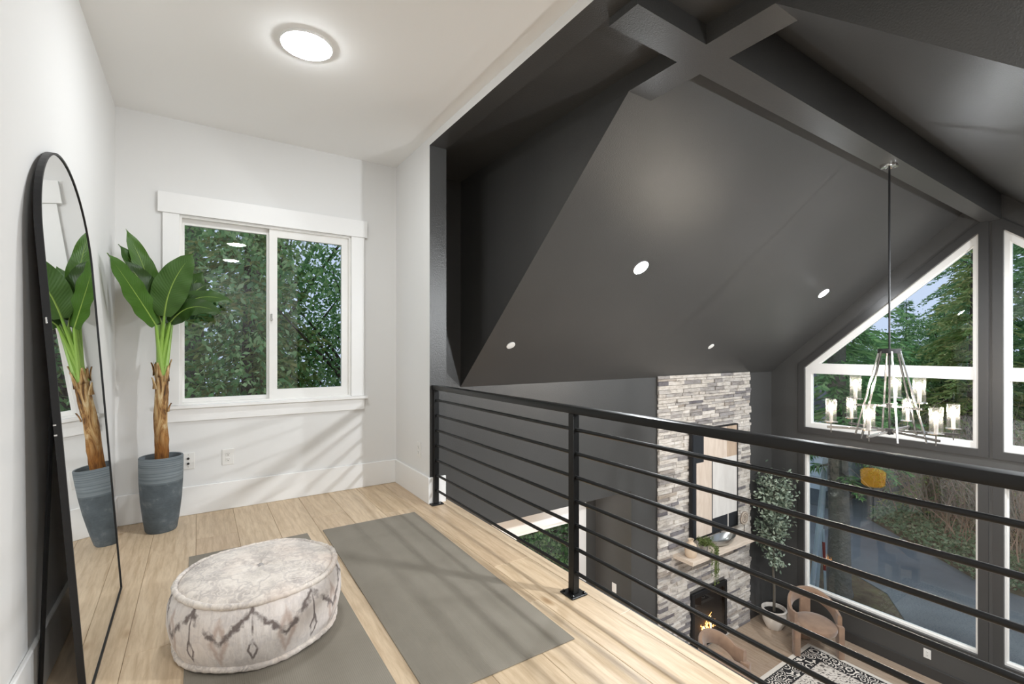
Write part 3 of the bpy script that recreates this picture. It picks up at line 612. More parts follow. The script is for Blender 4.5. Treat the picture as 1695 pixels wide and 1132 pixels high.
for x, lab in ((3.398, 'lit recessed light nearest the landing on the sloped ceiling'), (7.010, 'lit recessed light near the gable windows on the sloped ceiling')):
    disc_light('recessed_light', (x, 3.012, slope_z(3.012)), NL, 0.075, M['lens_dl2'], lab, 'recessed light', 'recessed lights in the sloped ceiling', 0.008)
for x, lab in ((3.0, 'recessed light on the hidden slope nearest the landing'), (5.1, 'added middle light on the hidden slope'), (7.2, 'recessed light on the hidden slope near the gable windows')):
    disc_light('recessed_light', (x, 0.02, slope_z(0.02)), NR, 0.075, M['lens_dl'], lab, 'recessed light', 'recessed lights in the hidden slope', 0.008)  # unseen; middle lamp added, row set lower to light the fireplace wall
for x, lab in ((2.499, 'small white round cover low on the slope above the railing'), (5.713, 'small white round cover low on the slope above the chimney')):
    e = empty('round_cover', (x, 3.840, slope_z(3.840))); e.rotation_mode = 'QUATERNION'; e.rotation_quaternion = Vector((0, 0, 1)).rotation_difference(Vector(NL)); tag(e, lab, 'ceiling light', 'small round covers on the slope')
    lathe('trim_ring', [(0.045, 0), (0.045, 0.006), (0.040, 0.008), (0.036, 0.008)], M['fixture'], e, 24); lathe('disc', [(0.037, 0.007), (0.001, 0.009)], M['fixture'], e, 24)
for x in (0.2, 1.2):
    for y in (0.0, 1.6, 3.2):
        disc_light('recessed_light', (x, y, -0.315), DN, 0.07, M['lens_low'], 'added unseen light under the landing, %s row, %s the fireplace wall' % ('open side' if x > 1 else 'inner', 'farthest from' if y < 1 else 'midway to' if y < 2 else 'nearest'), 'recessed light', 'added lights under the landing', 0.008)  # unseen lamps, added to light the stone and the living room

disc_light('recessed_light', (4.15, 4.72, -0.621), DN, 0.02, M['lens_low'], 'added unseen light in the low ceiling of the door recess', 'recessed light', None, 0.008)  # unseen lamp, added to dilute the amber light in the recess

# ------------------------------------------------------------------ chandelier
CX, CY = 4.950, 1.6036
ch = empty('chandelier', (CX, CY, 0.53)); tag(ch, 'nickel chandelier with nine glass cylinder lamps hanging from the ridge beam', 'chandelier')
def cz(z): return z - 0.53
t = NT('ribbed_clear_glass'); tr = t.n('ShaderNodeBsdfTransparent'); gl = t.n('ShaderNodeBsdfGlossy'); tl = t.n('ShaderNodeBsdfTranslucent'); m1 = t.n('ShaderNodeMixShader'); m2 = t.n('ShaderNodeMixShader')
gl.inputs['Roughness'].default_value = 0.03; tl.inputs[0].default_value = (0.9, 0.9, 0.88, 1); m1.inputs[0].default_value = 0.010; fr = pane_fresnel(t, 1.45)
t.l(tr.outputs[0], m1.inputs[1]); t.l(tl.outputs[0], m1.inputs[2]); t.l(fr.outputs[0], m2.inputs[0]); t.l(m1.outputs[0], m2.inputs[1]); t.l(gl.outputs[0], m2.inputs[2]); t.l(m2.outputs[0], t.out.inputs[0]); M['shade'] = t.m
M['bulb'] = emit('lit_bulb', (1.0, 0.88, 0.74), BULB)
M['sleeve'] = plain('grey_candle_sleeve', '#8b8884', 0.5)
lathe('canopy', [(0.001, 0.0), (0.03, -0.03), (0.062, -0.026), (0.066, -0.018), (0.066, 0.0)][::-1], M['chrome'], ch, 32, loc=(0, 0, cz(ZB)))
tube('rod', [(0, 0, cz(ZB - 0.02)), (0, 0, cz(0.50))], 0.008, M['iron'], ch, 10)
lathe('top_ring', [(0.075, cz(1.205)), (0.082, cz(1.205)), (0.082, cz(1.245)), (0.075, cz(1.245)), (0.004, cz(1.24)), (0.004, cz(1.21)), (0.075, cz(1.205))], M['iron'], ch, 24)
def bar(name, a, b, w, h, parent=ch, mat=None):
    a, b = Vector(a), Vector(b); d = b - a; L = d.length; bm = bmesh.new(); add_box(bm, 0, L, -w / 2, w / 2, -h / 2, h / 2, 0.001, seg=1)
    o = bobj(name, bm, mat or M['chrome'], parent); o.location = a; o.rotation_mode = 'QUATERNION'; o.rotation_quaternion = d.to_track_quat('X', 'Z'); return o
def lamp(x, y, z0):
    l_ = lathe('glass_shade', [(0.0425, 0.012), (0.0425, 0.215), (0.0400, 0.215), (0.0400, 0.012)], M['shade'], ch, 28, loc=(x, y, cz(z0)))
    def sub(nm, prof, mat, n=16): o = lathe(nm, prof, mat, l_, n); return o
    sub('dish', [(0.001, 0.004), (0.050, 0.006), (0.052, 0.012), (0.001, 0.012)], M['chrome'], 28)
    sub('candle_sleeve', [(0.014, 0.012), (0.014, 0.105), (0.006, 0.108), (0.001, 0.108)], M['sleeve'])
    sub('bulb', [(0.009, 0.106), (0.016, 0.122), (0.0215, 0.140), (0.0205, 0.155), (0.013, 0.168), (0.001, 0.174)], M['bulb'])
    sub('stem', [(0.001, -0.085), (0.005, -0.085), (0.005, 0.004)], M['chrome'], 8)
for k in range(3):
    a = math.radians(60 * k); c, s_ = math.cos(a), math.sin(a); R_ = 0.455
    bar('cross_bar', (-R_ * c, -R_ * s_, cz(0.530 + 0.004 * k)), (R_ * c, R_ * s_, cz(0.530 + 0.004 * k)), 0.016, 0.020)
    for sg in (-1, 1): lamp(sg * 0.425 * c, sg * 0.425 * s_, 0.575)
for k in range(6):
    a = math.radians(30 + 60 * k); c, s_ = math.cos(a), math.sin(a)
    bar('strut', (0.075 * c, 0.075 * s_, cz(1.225)), (0.255 * c, 0.255 * s_, cz(0.47)), 0.014, 0.012)
for k in range(3):
    a = math.radians(8 + 120 * k); c, s_ = math.cos(a), math.sin(a)
    bar('upper_arm', (0, 0, cz(0.752)), (0.275 * c, 0.275 * s_, cz(0.752)), 0.014, 0.018); lamp(0.25 * c, 0.25 * s_, 0.795)
lathe('hub', [(0.001, -0.03), (0.03, -0.028), (0.03, 0.02), (0.001, 0.022)], M['iron'], ch, 20, loc=(0, 0, cz(0.535)))
lathe('hub', [(0.001, -0.02), (0.028, -0.018), (0.028, 0.018), (0.001, 0.02)], M['iron'], ch, 20, loc=(0, 0, cz(0.752)))

# ------------------------------------------------------------------ stone chimney
SX0, SX1 = 5.2011, 7.4464; SZ1 = slope_z(4.30)
FPX0, FPX1, FPZ0, FPZ1 = 5.885, 6.745, ZG + 0.05, -2.305
st = box('wall_chimney', SX0 + 0.01, SX1 - 0.01, YB - 0.018, YB, ZG, SZ1 - 0.02, plain('grey_mortar', '#55504c', 0.95)); tag(st, 'stacked ledgestone chimney facing in pale and dark greys', 'stone wall', kind='structure')
def stone_mat(name, per_island):
    t = NT(name)
    if per_island: rnd = t.n('ShaderNodeNewGeometry').outputs['Random Per Island']
    else: rnd = t.n('ShaderNodeObjectInfo').outputs['Random']
    base = t.ramp(rnd, [(0.0, '#77747a'), (0.06, '#918e91'), (0.14, '#b0acaa'), (0.30, '#d2cdc8'), (0.50, '#e4dfd9'), (0.70, '#d9d3cc'), (0.85, '#ece7e1'), (0.93, '#a29e9d'), (1.0, '#c4b9ad')], 'LINEAR')
    tc = t.n('ShaderNodeTexCoord'); geo = t.n('ShaderNodeNewGeometry'); mp = t.n('ShaderNodeMapping'); mp.inputs['Scale'].default_value = (1, 1, 3.2); t.l(geo.outputs['Position'], mp.inputs[0])
    n = t.noise(mp.outputs[0], 9, 6, 0.7); c = t.mix(0.75, base, t.ramp(n.outputs[0], [(0.30, '#8a8178'), (0.48, '#e0dad2'), (0.7, '#ffffff')]), 'MULTIPLY')
    t.col(c); t.set(Roughness=0.9); t.bump(n.outputs[0], 0.9, 0.02); return t.m
M['stone'] = stone_mat('split_ledgestone', False); M['stone_stuff'] = stone_mat('split_ledgestone_joined', True)
rs = random.Random(21); pieces = []
z = SZ1 - 0.005; first = True
while z > ZG + 0.005:
    h = rs.choice((0.036, 0.045, 0.05, 0.058)); zb_ = max(z - h, ZG + 0.002); x = SX0 + rs.uniform(-0.012, 0.006)
    while x < SX1 - 0.03:
        L = rs.uniform(0.13, 0.40); xe = x + L
        if xe > SX1 - 0.08: xe = SX1 + rs.uniform(-0.008, 0.015)
        d = rs.uniform(0.022, 0.052); lean = rs.uniform(-0.005, 0.005)
        if z > SZ1 - 0.03: d = min(d, 0.04)
        segs = [(x, xe)]
        if zb_ < FPZ1 + 0.02 and z > FPZ0: 
            segs = [(a, b) for a, b in ((x, min(xe, FPX0 - 0.004)), (max(x, FPX1 + 0.004), xe)) if b - a > 0.02]
        for a, b in segs: pieces.append((a + 0.0012, b - 0.0012, zb_ + 0.001, z - 0.001, d, lean))
        x = xe
    z = zb_
def stone_geo(p):
    a, b, c, d_, dep, ln = p; y0 = YB - 0.017; yf = YB - dep; mx_, mz = (a + b) / 2, (c + d_) / 2
    V_ = [(a, y0, c), (b, y0, c), (b, y0, d_), (a, y0, d_), (a + 0.002, yf + ln, c + 0.002), (b - 0.002, yf - ln, c + 0.002), (b - 0.002, yf - ln * 0.4, d_ - 0.002), (a + 0.002, yf + ln * 0.6, d_ - 0.002)]
    return V_, [(4, 5, 6, 7), (0, 1, 5, 4), (1, 2, 6, 5), (2, 3, 7, 6), (3, 0, 4, 7)]
pieces.sort(key=lambda p: -p[3])
vis = [p for p in pieces if not (5.86 < p[0] and p[1] < 6.97 and -1.5 < p[2] < 0.06)]
own = set(id(p) for p in vis[:300])
SV, SF = [], []
for p in pieces:
    V_, F_ = stone_geo(p)
    if id(p) in own:
        c = Vector(((p[0] + p[1]) / 2, YB, (p[2] + p[3]) / 2)); mobj('stone', [Vector(v) - c for v in V_], F_, M['stone'], st, loc=c)
    else:
        k = len(SV); SV += V_; SF += [tuple(i + k for i in f) for f in F_]
o = mobj('lower_stones', SV, SF, M['stone_stuff'], st); o['kind'] = 'stuff'

# fireplace insert
fp = empty('gas_fireplace', ((FPX0 + FPX1) / 2, YB, FPZ0)); tag(fp, 'black framed gas fireplace burning low in the stone chimney', 'fireplace')
fx, fz = (FPX0 + FPX1) / 2, FPZ0
def fbox(nm, x0, x1, y0, y1, z0, z1, m, bev=0.0, par=None): return box(nm, x0 - fx, x1 - fx, y0 - YB, y1 - YB, z0 - fz, z1 - fz, m, par or fp, bev)
bm = bmesh.new()
for a in ((FPX0, FPX0 + 0.06, FPZ0, FPZ1), (FPX1 - 0.06, FPX1, FPZ0, FPZ1), (FPX0 + 0.06, FPX1 - 0.06, FPZ1 - 0.07, FPZ1), (FPX0 + 0.06, FPX1 - 0.06, FPZ0, FPZ0 + 0.14)):
    add_box(bm, a[0] - fx, a[1] - fx, -0.075, -0.03, a[2] - fz, a[3] - fz, 0.004, seg=1)
bobj('surround', bm, M['iron'], fp)
bm = bmesh.new(); x0, x1, z0, z1 = FPX0 + 0.06 - fx, FPX1 - 0.06 - fx, 0.14, FPZ1 - 0.07 - fz
for a in ((x0, x1, -0.024, -0.019, z0, z1), (x0 - 0.01, x0, -0.06, -0.019, z0, z1), (x1, x1 + 0.01, -0.06, -0.019, z0, z1), (x0, x1, -0.06, -0.019, z0 - 0.01, z0), (x0, x1, -0.06, -0.019, z1, z1 + 0.01)): add_box(bm, *a)
bobj('firebox', bm, plain('sooty_firebox', (0.012, 0.010, 0.009), 0.7), fp)
bm = bmesh.new()
for i in range(3): add_box(bm, x0 + 0.02, x1 - 0.02, -0.082, -0.074, 0.025 + 0.035 * i, 0.040 + 0.035 * i, 0.002, seg=1)
bobj('louver', bm, M['iron'], fp)
M['log'] = plain('charred_log', '#3a2c24', 0.9, bump=(40, 0.9, 0.01))
for a, b, r in (((-0.22, -0.040, 0.17), (0.20, -0.042, 0.19), 0.014), ((-0.14, -0.046, 0.185), (0.02, -0.040, 0.25), 0.011), ((0.18, -0.046, 0.18), (0.04, -0.040, 0.27), 0.011)): tube('log', [a, b], r, M['log'], fp, 8)
M['flame'] = emit('flame', (1.0, 0.42, 0.10), 9.0); M['flame_hot'] = emit('flame_hot', (1.0, 0.70, 0.36), 16.0)
rs = random.Random(8)
for x, h, m in ((-0.14, 0.11, 'flame'), (-0.10, 0.07, 'flame_hot'), (-0.02, 0.12, 'flame'), (0.03, 0.22, 'flame'), (0.05, 0.17, 'flame_hot'), (0.10, 0.14, 'flame'), (-0.05, 0.15, 'flame'), (0.15, 0.09, 'flame')):
    pts = [(x + rs.uniform(-0.012, 0.012) * i, -0.050 + 0.003 * i, 0.20 + h * i / 5) for i in range(6)]
    tube('flame', pts, [0.006, 0.010, 0.011, 0.009, 0.005, 0.001], M[m], fp, 6)
fbox('glass_front', FPX0 + 0.06, FPX1 - 0.06, YB - 0.070, YB - 0.067, FPZ0 + 0.14, FPZ1 - 0.07, glass('fireplace_glass', (0.85, 0.85, 0.85)))

# mantel shelf and what stands on it
ZM = -1.630
t = NT('pale_mantel_wood'); n = t.noise(t.coord(scale=(1, 12, 12)), 6, 4); t.col(t.ramp(n.outputs[0], [(0.3, '#c6b5a3'), (0.7, '#d8cabb')])); t.set(Roughness=0.6)
mo = box('mantel_shelf', 5.506, 7.080, 3.970, YB - 0.03, ZM - 0.055, ZM, t.m, None, 0.004); tag(mo, 'pale floating mantel shelf across the stone chimney', 'shelf')
vs = empty('ceramic_vase', (5.650, 4.106, ZM)); tag(vs, 'small rounded beige ceramic vase on the mantel', 'vase')
lathe('body', [(0.02, 0.0), (0.060, 0.0), (0.078, 0.02), (0.086, 0.08), (0.085, 0.13), (0.070, 0.175), (0.040, 0.200), (0.034, 0.205), (0.034, 0.230), (0.042, 0.245), (0.034, 0.243), (0.028, 0.22), (0.028, 0.19)], plain('beige_stoneware', '#cdb9a2', 0.65, bump=(12, 0.4, 0.01)), vs, 32)
# trailing plant
tp = empty('trailing_plant', (5.955, 4.110, ZM)); tag(tp, 'trailing green plant in a small pot hanging over the mantel edge', 'potted plant')
lathe('pot', [(0.01, 0), (0.045, 0.0), (0.058, 0.09), (0.052, 0.09), (0.045, 0.075), (0.001, 0.075)], plain('grey_small_pot', '#8a857f', 0.7), tp, 24)
M['succ'] = plain('bead_plant_green', '#56642f', 0.6)
rs = random.Random(5)
def diamonds(pts, dirs, ln, wd, rng):
    P = np.asarray(pts, float); D = np.asarray(dirs, float); D /= np.linalg.norm(D, axis=1, keepdims=True) + 1e-9
    Rr = rng.normal(size=P.shape); Sd = np.cross(D, Rr); Sd /= np.linalg.norm(Sd, axis=1, keepdims=True) + 1e-9; Nn = np.cross(Sd, D)
    ln = np.broadcast_to(np.asarray(ln, float), (len(P),))[:, None]; wd = np.broadcast_to(np.asarray(wd, float), (len(P),))[:, None]
    return np.stack([P, P + D * ln * 0.5 + Sd * wd * 0.5 + Nn * ln * 0.06, P + D * ln, P + D * ln * 0.5 - Sd * wd * 0.5 + Nn * ln * 0.06], axis=1)
for i in range(14):
    a = rs.uniform(-2.7, -0.4); hang = rs.uniform(0.10, 0.55); r = rs.uniform(0.05, 0.09); pts = []
    for k in range(12):
        f = k / 11
        if f < 0.35: q = f / 0.35; pts.append((r * 1.3 * q * math.cos(a), 0.24 * 0 + r * 1.9 * q * math.sin(a), 0.075 + 0.06 * math.sin(q * 2.2)))
        else: q = (f - 0.35) / 0.65; pts.append((r * 1.3 * math.cos(a) + rs.uniform(-.004, .004), min(r * 1.9 * math.sin(a), -0.155) - 0.01, 0.075 + 0.048 - hang * q - 0.02))
    PP, DD = [], []
    for p, q in zip(pts[:-1], pts[1:]):
        for j in range(5):
            f = j / 5; b = [p[m_] + (q[m_] - p[m_]) * f for m_ in range(3)]; PP.append(b); DD.append((rs.uniform(-1, 1), rs.uniform(-1, 1), rs.uniform(-0.9, 0.3)))
    v_ = tube('vine', pts, 0.0022, M['succ'], tp, 4); quads('leaves', diamonds(PP, DD, 0.022, 0.016, RNG), M['succ'], v_)
PP = [(rs.gauss(0, 0.05), rs.gauss(0, 0.05), 0.10 + rs.uniform(0, 0.07)) for _ in range(260)]
quads('leaf_mound', diamonds(PP, [(rs.uniform(-1, 1), rs.uniform(-1, 1), rs.uniform(-0.3, 1)) for _ in PP], 0.035, 0.022, RNG), M['succ'], tp)
bo = empty('metal_bowl', (6.400, 4.105, ZM)); tag(bo, 'long shallow silver bowl on the mantel', 'bowl')
lathe('bowl', [(0.02, 0.0), (0.09, 0.002), (0.17, 0.03), (0.215, 0.085), (0.219, 0.085), (0.216, 0.078), (0.17, 0.022), (0.08, 0.008), (0.001, 0.007)], plain('aged_silver', (0.42, 0.42, 0.40), 0.28, 0.9), bo, 40).scale = (1.25, 0.55, 1.25)
dk = empty('disc_sculpture', (6.993, 4.125, ZM)); tag(dk, 'round carved wooden disc on a thin stand at the mantel end', 'ornament')
box('base', -0.06, 0.06, -0.035, 0.035, 0, 0.015, M['iron'], dk, 0.002); tube('stand_rod', [(0, 0, 0.015), (0, 0, 0.17)], 0.005, M['iron'], dk, 8)
t = NT('whitewashed_wood'); w = t.n('ShaderNodeTexWave', wave_type='RINGS', rings_direction='Z'); w.inputs['Scale'].default_value = 9; w.inputs['Distortion'].default_value = 3; t.l(t.coord(), w.inputs[0]); t.col(t.ramp(w.outputs[0], [(0.2, '#7d7064'), (0.7, '#b7aa9b')])); t.set(Roughness=0.8)
dd = lathe('disc', [(0.022, -0.014), (0.09, -0.016), (0.102, -0.006), (0.102, 0.006), (0.09, 0.016), (0.022, 0.014), (0.022, -0.014)], t.m, dk, 36, loc=(0, 0, 0.262), rot=(PI / 2, 0, 0))
# painting
ar = empty('framed_painting', (5.838, YB - 0.052, -1.505)); tag(ar, 'tall abstract painting in beige, white and black on the stone chimney', 'painting')
AW, AH = 1.155, 1.588
bm = bmesh.new()
for a in ((0, 0.03, 0, AH), (AW - 0.018, AW, 0, AH), (0.03, AW - 0.018, 0, 0.018), (0.03, AW - 0.018, AH - 0.018, AH)): add_box(bm, a[0], a[1], -0.05, 0.0, a[2], a[3])
bobj('frame', bm, M['iron'], ar)
def paint(c1, c2, seed):
    t = NT('painted_' + c1.strip('#')); n = t.noise(t.coord(scale=(6, 6, 1.2)), 2.2, 5, 0.6, 0.5); t.col(t.ramp(n.outputs[0], [(0.3, c1), (0.7, c2)])); t.set(Roughness=0.6); return t.m
PM = [paint('#15171a', '#23272c', 0), paint('#c9b7a6', '#dccdbe', 1), paint('#a8917c', '#bfa993', 2), paint('#cdc8c2', '#dcd8d2', 3), paint('#d8cfc6', '#e6dfd7', 4)]
rects = [(0, 0.10, 0, 1, 0), (0.10, 0.25, 0, 0.31, 0), (0.25, 0.75, 0, 0.31, 1), (0.75, 1, 0, 0.31, 2), (0.10, 0.42, 0.31, 1, 1), (0.42, 0.44, 0.31, 1, 0), (0.44, 1, 0.31, 0.86, 3), (0.44, 0.77, 0.86, 1, 0), (0.77, 0.79, 0.86, 1, 4), (0.79, 1, 0.86, 1, 0)]
V_, F_, FM = [], [], []
for s0, s1, t0, t1, m_ in rects:
    k = len(V_); V_ += [(s0 * AW, -0.040, (1 - t1) * AH), (s1 * AW, -0.040, (1 - t1) * AH), (s1 * AW, -0.040, (1 - t0) * AH), (s0 * AW, -0.040, (1 - t0) * AH)]; F_.append((k, k + 1, k + 2, k + 3)); FM.append(m_)
mobj('canvas', V_, F_, PM, ar, fm=FM)

# ------------------------------------------------------------------ living room tree in a white pot
tr_ = empty('potted_olive_tree', (7.610, 3.990, ZG)); tag(tr_, 'slim grey green olive tree in a round white pot in the corner', 'potted plant')
M['cream_pot'] = plain('cream_glazed_pot', '#d8d0c6', 0.45)
lathe('pot', [(0.02, 0), (0.115, 0), (0.125, 0.02), (0.165, 0.10), (0.178, 0.20), (0.165, 0.255), (0.172, 0.272), (0.185, 0.285), (0.180, 0.30), (0.160, 0.298), (0.152, 0.27), (0.152, 0.24)], M['cream_pot'], tr_, 40)
lathe('soil', [(0.153, 0.245), (0.08, 0.25), (0.001, 0.25)], plain('tree_soil', '#17140f', 0.95, bump=(60, 0.8, 0.01)), tr_, 24)
t = NT('olive_leaf'); t.col(t.ramp(t.n('ShaderNodeNewGeometry').outputs['Random Per Island'], [(0, '#4b594b'), (0.5, '#74826f'), (1, '#a9b5a2')])); t.set(Roughness=0.5); M['olive'] = t.m
M['olive_bark'] = plain('grey_bark', '#5a544b', 0.9, bump=(30, 0.6, 0.01))
tube('trunk', [(0, 0, 0.24), (0.01, 0.0, 0.6), (-0.01, 0.01, 0.95), (0.0, 0.0, 1.6), (0.03, -0.01, 2.3)], [0.022, 0.02, 0.018, 0.013, 0.004], M['olive_bark'], tr_, 8)
rs = random.Random(31); PP, DD = [], []
for i in range(46):
    z0 = rs.uniform(0.95, 2.25); a = rs.uniform(0, 2 * PI); L = rs.uniform(0.14, 0.36) * (1 if 1.2 < z0 < 2.2 else 0.6); up = rs.uniform(0.05, 0.30)
    e = (L * math.cos(a), L * math.sin(a), z0 + up * 0.8); c = (e[0] * 0.5, min(0.15, e[1] * 0.5), z0 + up * 0.6)
    e = (max(-0.4, min(0.4, e[0])), min(0.22, e[1]), e[2])
    tube('branch', [(0, 0, z0), c, e], [0.006, 0.004, 0.0015], M['olive_bark'], tr_, 4)
    for k in range(52):
        f = rs.uniform(0.25, 1.12); b = (e[0] * f, e[1] * f, z0 + up * 0.8 * f)
        PP.append((b[0] + rs.gauss(0, 0.045), b[1] + rs.gauss(0, 0.045), b[2] + rs.gauss(0, 0.05))); DD.append((rs.gauss(0, 1), rs.gauss(0, 1), rs.gauss(0.2, 0.8)))
PA = np.array(PP); PA[:, 0] = np.clip(PA[:, 0], -0.5, 0.42); PA[:, 1] = np.clip(PA[:, 1], -0.5, 0.23)
o = quads('foliage', diamonds(PA, DD, RNG.uniform(0.05, 0.085, len(PP)), 0.034, RNG), M['olive'], tr_); o['kind'] = 'stuff'

# ------------------------------------------------------------------ barrel chairs
t = NT('brown_velvet'); n = t.noise(t.coord(), 8, 4); t.col(t.ramp(n.outputs[0], [(0.3, '#7d6350'), (0.7, '#947861')])); t.set(Roughness=0.85); t.b.inputs['Sheen Weight'].default_value = 0.35; t.bump(t.noise(t.coord(), 160, 2).outputs[0], 0.2, 0.002); M['velvet'] = t.m
def chair(loc, rz, label):       # local: faces -y
    r = empty('barrel_chair', loc, rz); tag(r, label, 'chair', 'brown barrel chairs around the rug')
    # curved back band: from front arms round the back
    bm = bmesh.new(); N = 36; rings = []
    for i in range(N + 1):
        th = math.radians(-22 + 224 * i / N); a, b = 0.315, 0.29; f = max(0.0, math.sin(th)); 
        x, y = a * math.cos(th), b * math.sin(th) + 0.02
        if i == 0 or i == N: y -= 0.02
        nx, ny = math.cos(th), math.sin(th); zt = 0.60 + 0.20 * f ** 0.8; hh = 0.17 + 0.03 * (1 - f); zb_ = zt - hh; th_ = 0.055
        sec = [(-0.5, 0.12), (-0.5, 0.88), (-0.3, 1.0), (0.3, 1.0), (0.5, 0.88), (0.5, 0.12), (0.3, 0.0), (-0.3, 0.0)]
        rings.append([bm.verts.new((x + nx * s0 * th_, y + ny * s0 * th_, zb_ + s1 * hh)) for s0, s1 in sec])
    for p, q in zip(rings[:-1], rings[1:]):
        for k in range(8): bm.faces.new((p[k], p[(k + 1) % 8], q[(k + 1) % 8], q[k]))
    bm.faces.new(rings[0]); bm.faces.new(rings[-1][::-1]); bobj('backrest', bm, M['velvet'], r, True)
    for sx in (-1, 1):
        x = 0.315 * math.cos(math.radians(22)) * sx; y = -0.115
        bm = bmesh.new(); add_box(bm, x - 0.04, x + 0.04, y - 0.055, y + 0.055, 0, 0.46, 0.012); bobj('leg', bm, M['velvet'], r, True)
    bm = bmesh.new(); add_box(bm, -0.075, 0.075, 0.285, 0.335, 0, 0.66, 0.012); bobj('leg', bm, M['velvet'], r, True)
    bm = bmesh.new(); prof = [(0.001, 0.34), (0.22, 0.34), (0.262, 0.355), (0.275, 0.39), (0.268, 0.425), (0.235, 0.448), (0.12, 0.462), (0.001, 0.465)]
    add_lathe(bm, prof, 40); o = bobj('seat', bm, M['velvet'], r, True, loc=(0, -0.01, 0)); o.scale = (1.02, 1.08, 1)
    return r
chair((7.470, 3.330, ZG + 0.008), math.radians(-42), 'brown velvet barrel chair under the picture window')
chair((5.430, 3.420, ZG + 0.008), math.radians(12), 'brown velvet barrel chair by the landing edge, only its curved back showing')

# ------------------------------------------------------------------ rug
t = NT('patterned_rug'); v = t.coord(); sx = t.n('ShaderNodeSeparateXYZ'); t.l(v, sx.inputs[0]); RX0, RX1, RY0, RY1 = 5.05, 7.60, 0.95, 3.475
hx, hy = (RX1 - RX0) / 2, (RY1 - RY0) / 2
dx = t.math('SUBTRACT', hx, t.math('ABSOLUTE', sx.outputs[0])); dy = t.math('SUBTRACT', hy, t.math('ABSOLUTE', sx.outputs[1])); de = t.math('MINIMUM', dx, dy)
vo = t.n('ShaderNodeTexVoronoi', feature='F1'); vo.inputs['Scale'].default_value = 8.5; t.l(v, vo.inputs[0]); rg = t.math('SINE', t.math('MULTIPLY', vo.outputs['Distance'], 26.0))
mg = t.n('ShaderNodeTexMagic', turbulence_depth=3); mg.inputs['Scale'].default_value = 9; mg.inputs['Distortion'].default_value = 1.6; t.l(v, mg.inputs[0])
wr = t.noise(v, 14, 5, 0.7); field = t.ramp(t.math('ADD', t.math('MULTIPLY', rg, 0.25), t.math('ADD', mg.outputs['Fac'], t.math('MULTIPLY', t.math('SUBTRACT', wr.outputs[0], 0.5), 0.9))), [(0.28, '#4b4541'), (0.42, '#a49a90'), (0.6, '#cfc6bb')])
border = t.ramp(t.math('ADD', rg, t.math('MULTIPLY', t.math('SUBTRACT', wr.outputs[0], 0.5), 1.2)), [(0.38, '#1d1b1c'), (0.50, '#d9d1c6')])
bmask = t.ramp(de, [(0.055, '#000000'), (0.06, '#ffffff'), (0.30, '#ffffff'), (0.305, '#000000')]); c = t.mix(bmask, field, border)
ln = t.ramp(de, [(0.0, '#000000'), (0.060, '#000000'), (0.062, '#ffffff'), (0.075, '#ffffff'), (0.077, '#000000'), (0.285, '#000000'), (0.287, '#ffffff'), (0.305, '#ffffff'), (0.307, '#000000')]); c = t.mix(ln, c, '#1c1a1b')
c = t.mix(t.ramp(de, [(0.055, '#ffffff'), (0.060, '#000000')]), c, '#d3cbc0'); t.col(c); t.set(Roughness=0.95); t.bump(wr.outputs[0], 0.4, 0.004)
bm = bmesh.new(); add_box(bm, -hx, hx, -hy, hy, 0, 0.008, 0.002, seg=1); o = bobj('area_rug', bm, t.m, loc=((RX0 + RX1) / 2, (RY0 + RY1) / 2, ZG)); tag(o, 'black and cream patterned area rug in the living room', 'rug')

# ------------------------------------------------------------------ lamp in the recess, seen only as a reflection in the picture window
lp = empty('floor_lamp', (3.20, 4.62, ZG)); tag(lp, 'floor lamp with amber drum shade in the door recess below the landing', 'lamp')
M['amber'] = emit('amber_shade', (1.0, 0.50, 0.06), 3.5)
lathe('base', [(0.001, 0.0), (0.14, 0.0), (0.14, 0.02), (0.02, 0.03)], M['iron'], lp, 24); tube('pole', [(0, 0, 0.02), (0, 0, 1.2)], 0.010, M['iron'], lp, 8)
lathe('shade', [(0.17, 1.185), (0.23, 1.225), (0.25, 1.515), (0.20, 1.565), (0.02, 1.575)], M['amber'], lp, 32)

# ================================================================== outside
t = NT('leaf_litter'); n = t.noise(t.coord(), 3, 6, 0.7); t.col(t.ramp(n.outputs[0], [(0.3, '#4c3f32'), (0.5, '#6a5a46'), (0.7, '#77704e')])); t.set(Roughness=0.95); t.bump(n.outputs[0], 0.8, 0.05)
o = box('ground', -40, 70, -45, 60, ZX - 0.3, ZX, t.m); tag(o, 'leaf strewn garden ground around the house', 'ground', kind='structure')
t = NT('asphalt'); n = t.noise(t.coord(), 0.6, 5, 0.6); f = t.noise(t.coord(), 90, 3); t.col(t.mix(0.5, t.ramp(n.outputs[0], [(0.3, '#6c6f70'), (0.7, '#8b8e8e')]), t.ramp(f.outputs[0], [(0.3, '#a0a0a0'), (0.7, '#ffffff')]), 'MULTIPLY')); t.set(Roughness=0.75); t.bump(f.outputs[0], 0.5, 0.006)
drv = [(8.7, -16), (8.7, 2.2), (9.9, 2.9), (11.0, 3.6), (11.6, 4.7), (11.9, 6.2), (12.5, 9.0), (15.4, 9.0), (15.4, 6.5), (24.0, 6.5), (24.0, 6.0), (15.33, 5.41), (13.14, 2.78), (12.45, 0.0), (12.2, -16)]
V_ = [(x, y, ZX) for x, y in drv] + [(x, y, ZX + 0.02) for x, y in drv]; nn = len(drv)
o = mobj('driveway', V_, [tuple(range(nn, 2 * nn))] + [(i, (i + 1) % nn, nn + (i + 1) % nn, nn + i) for i in range(nn)], t.m); tag(o, 'grey asphalt driveway outside the picture window', 'driveway', kind='structure')
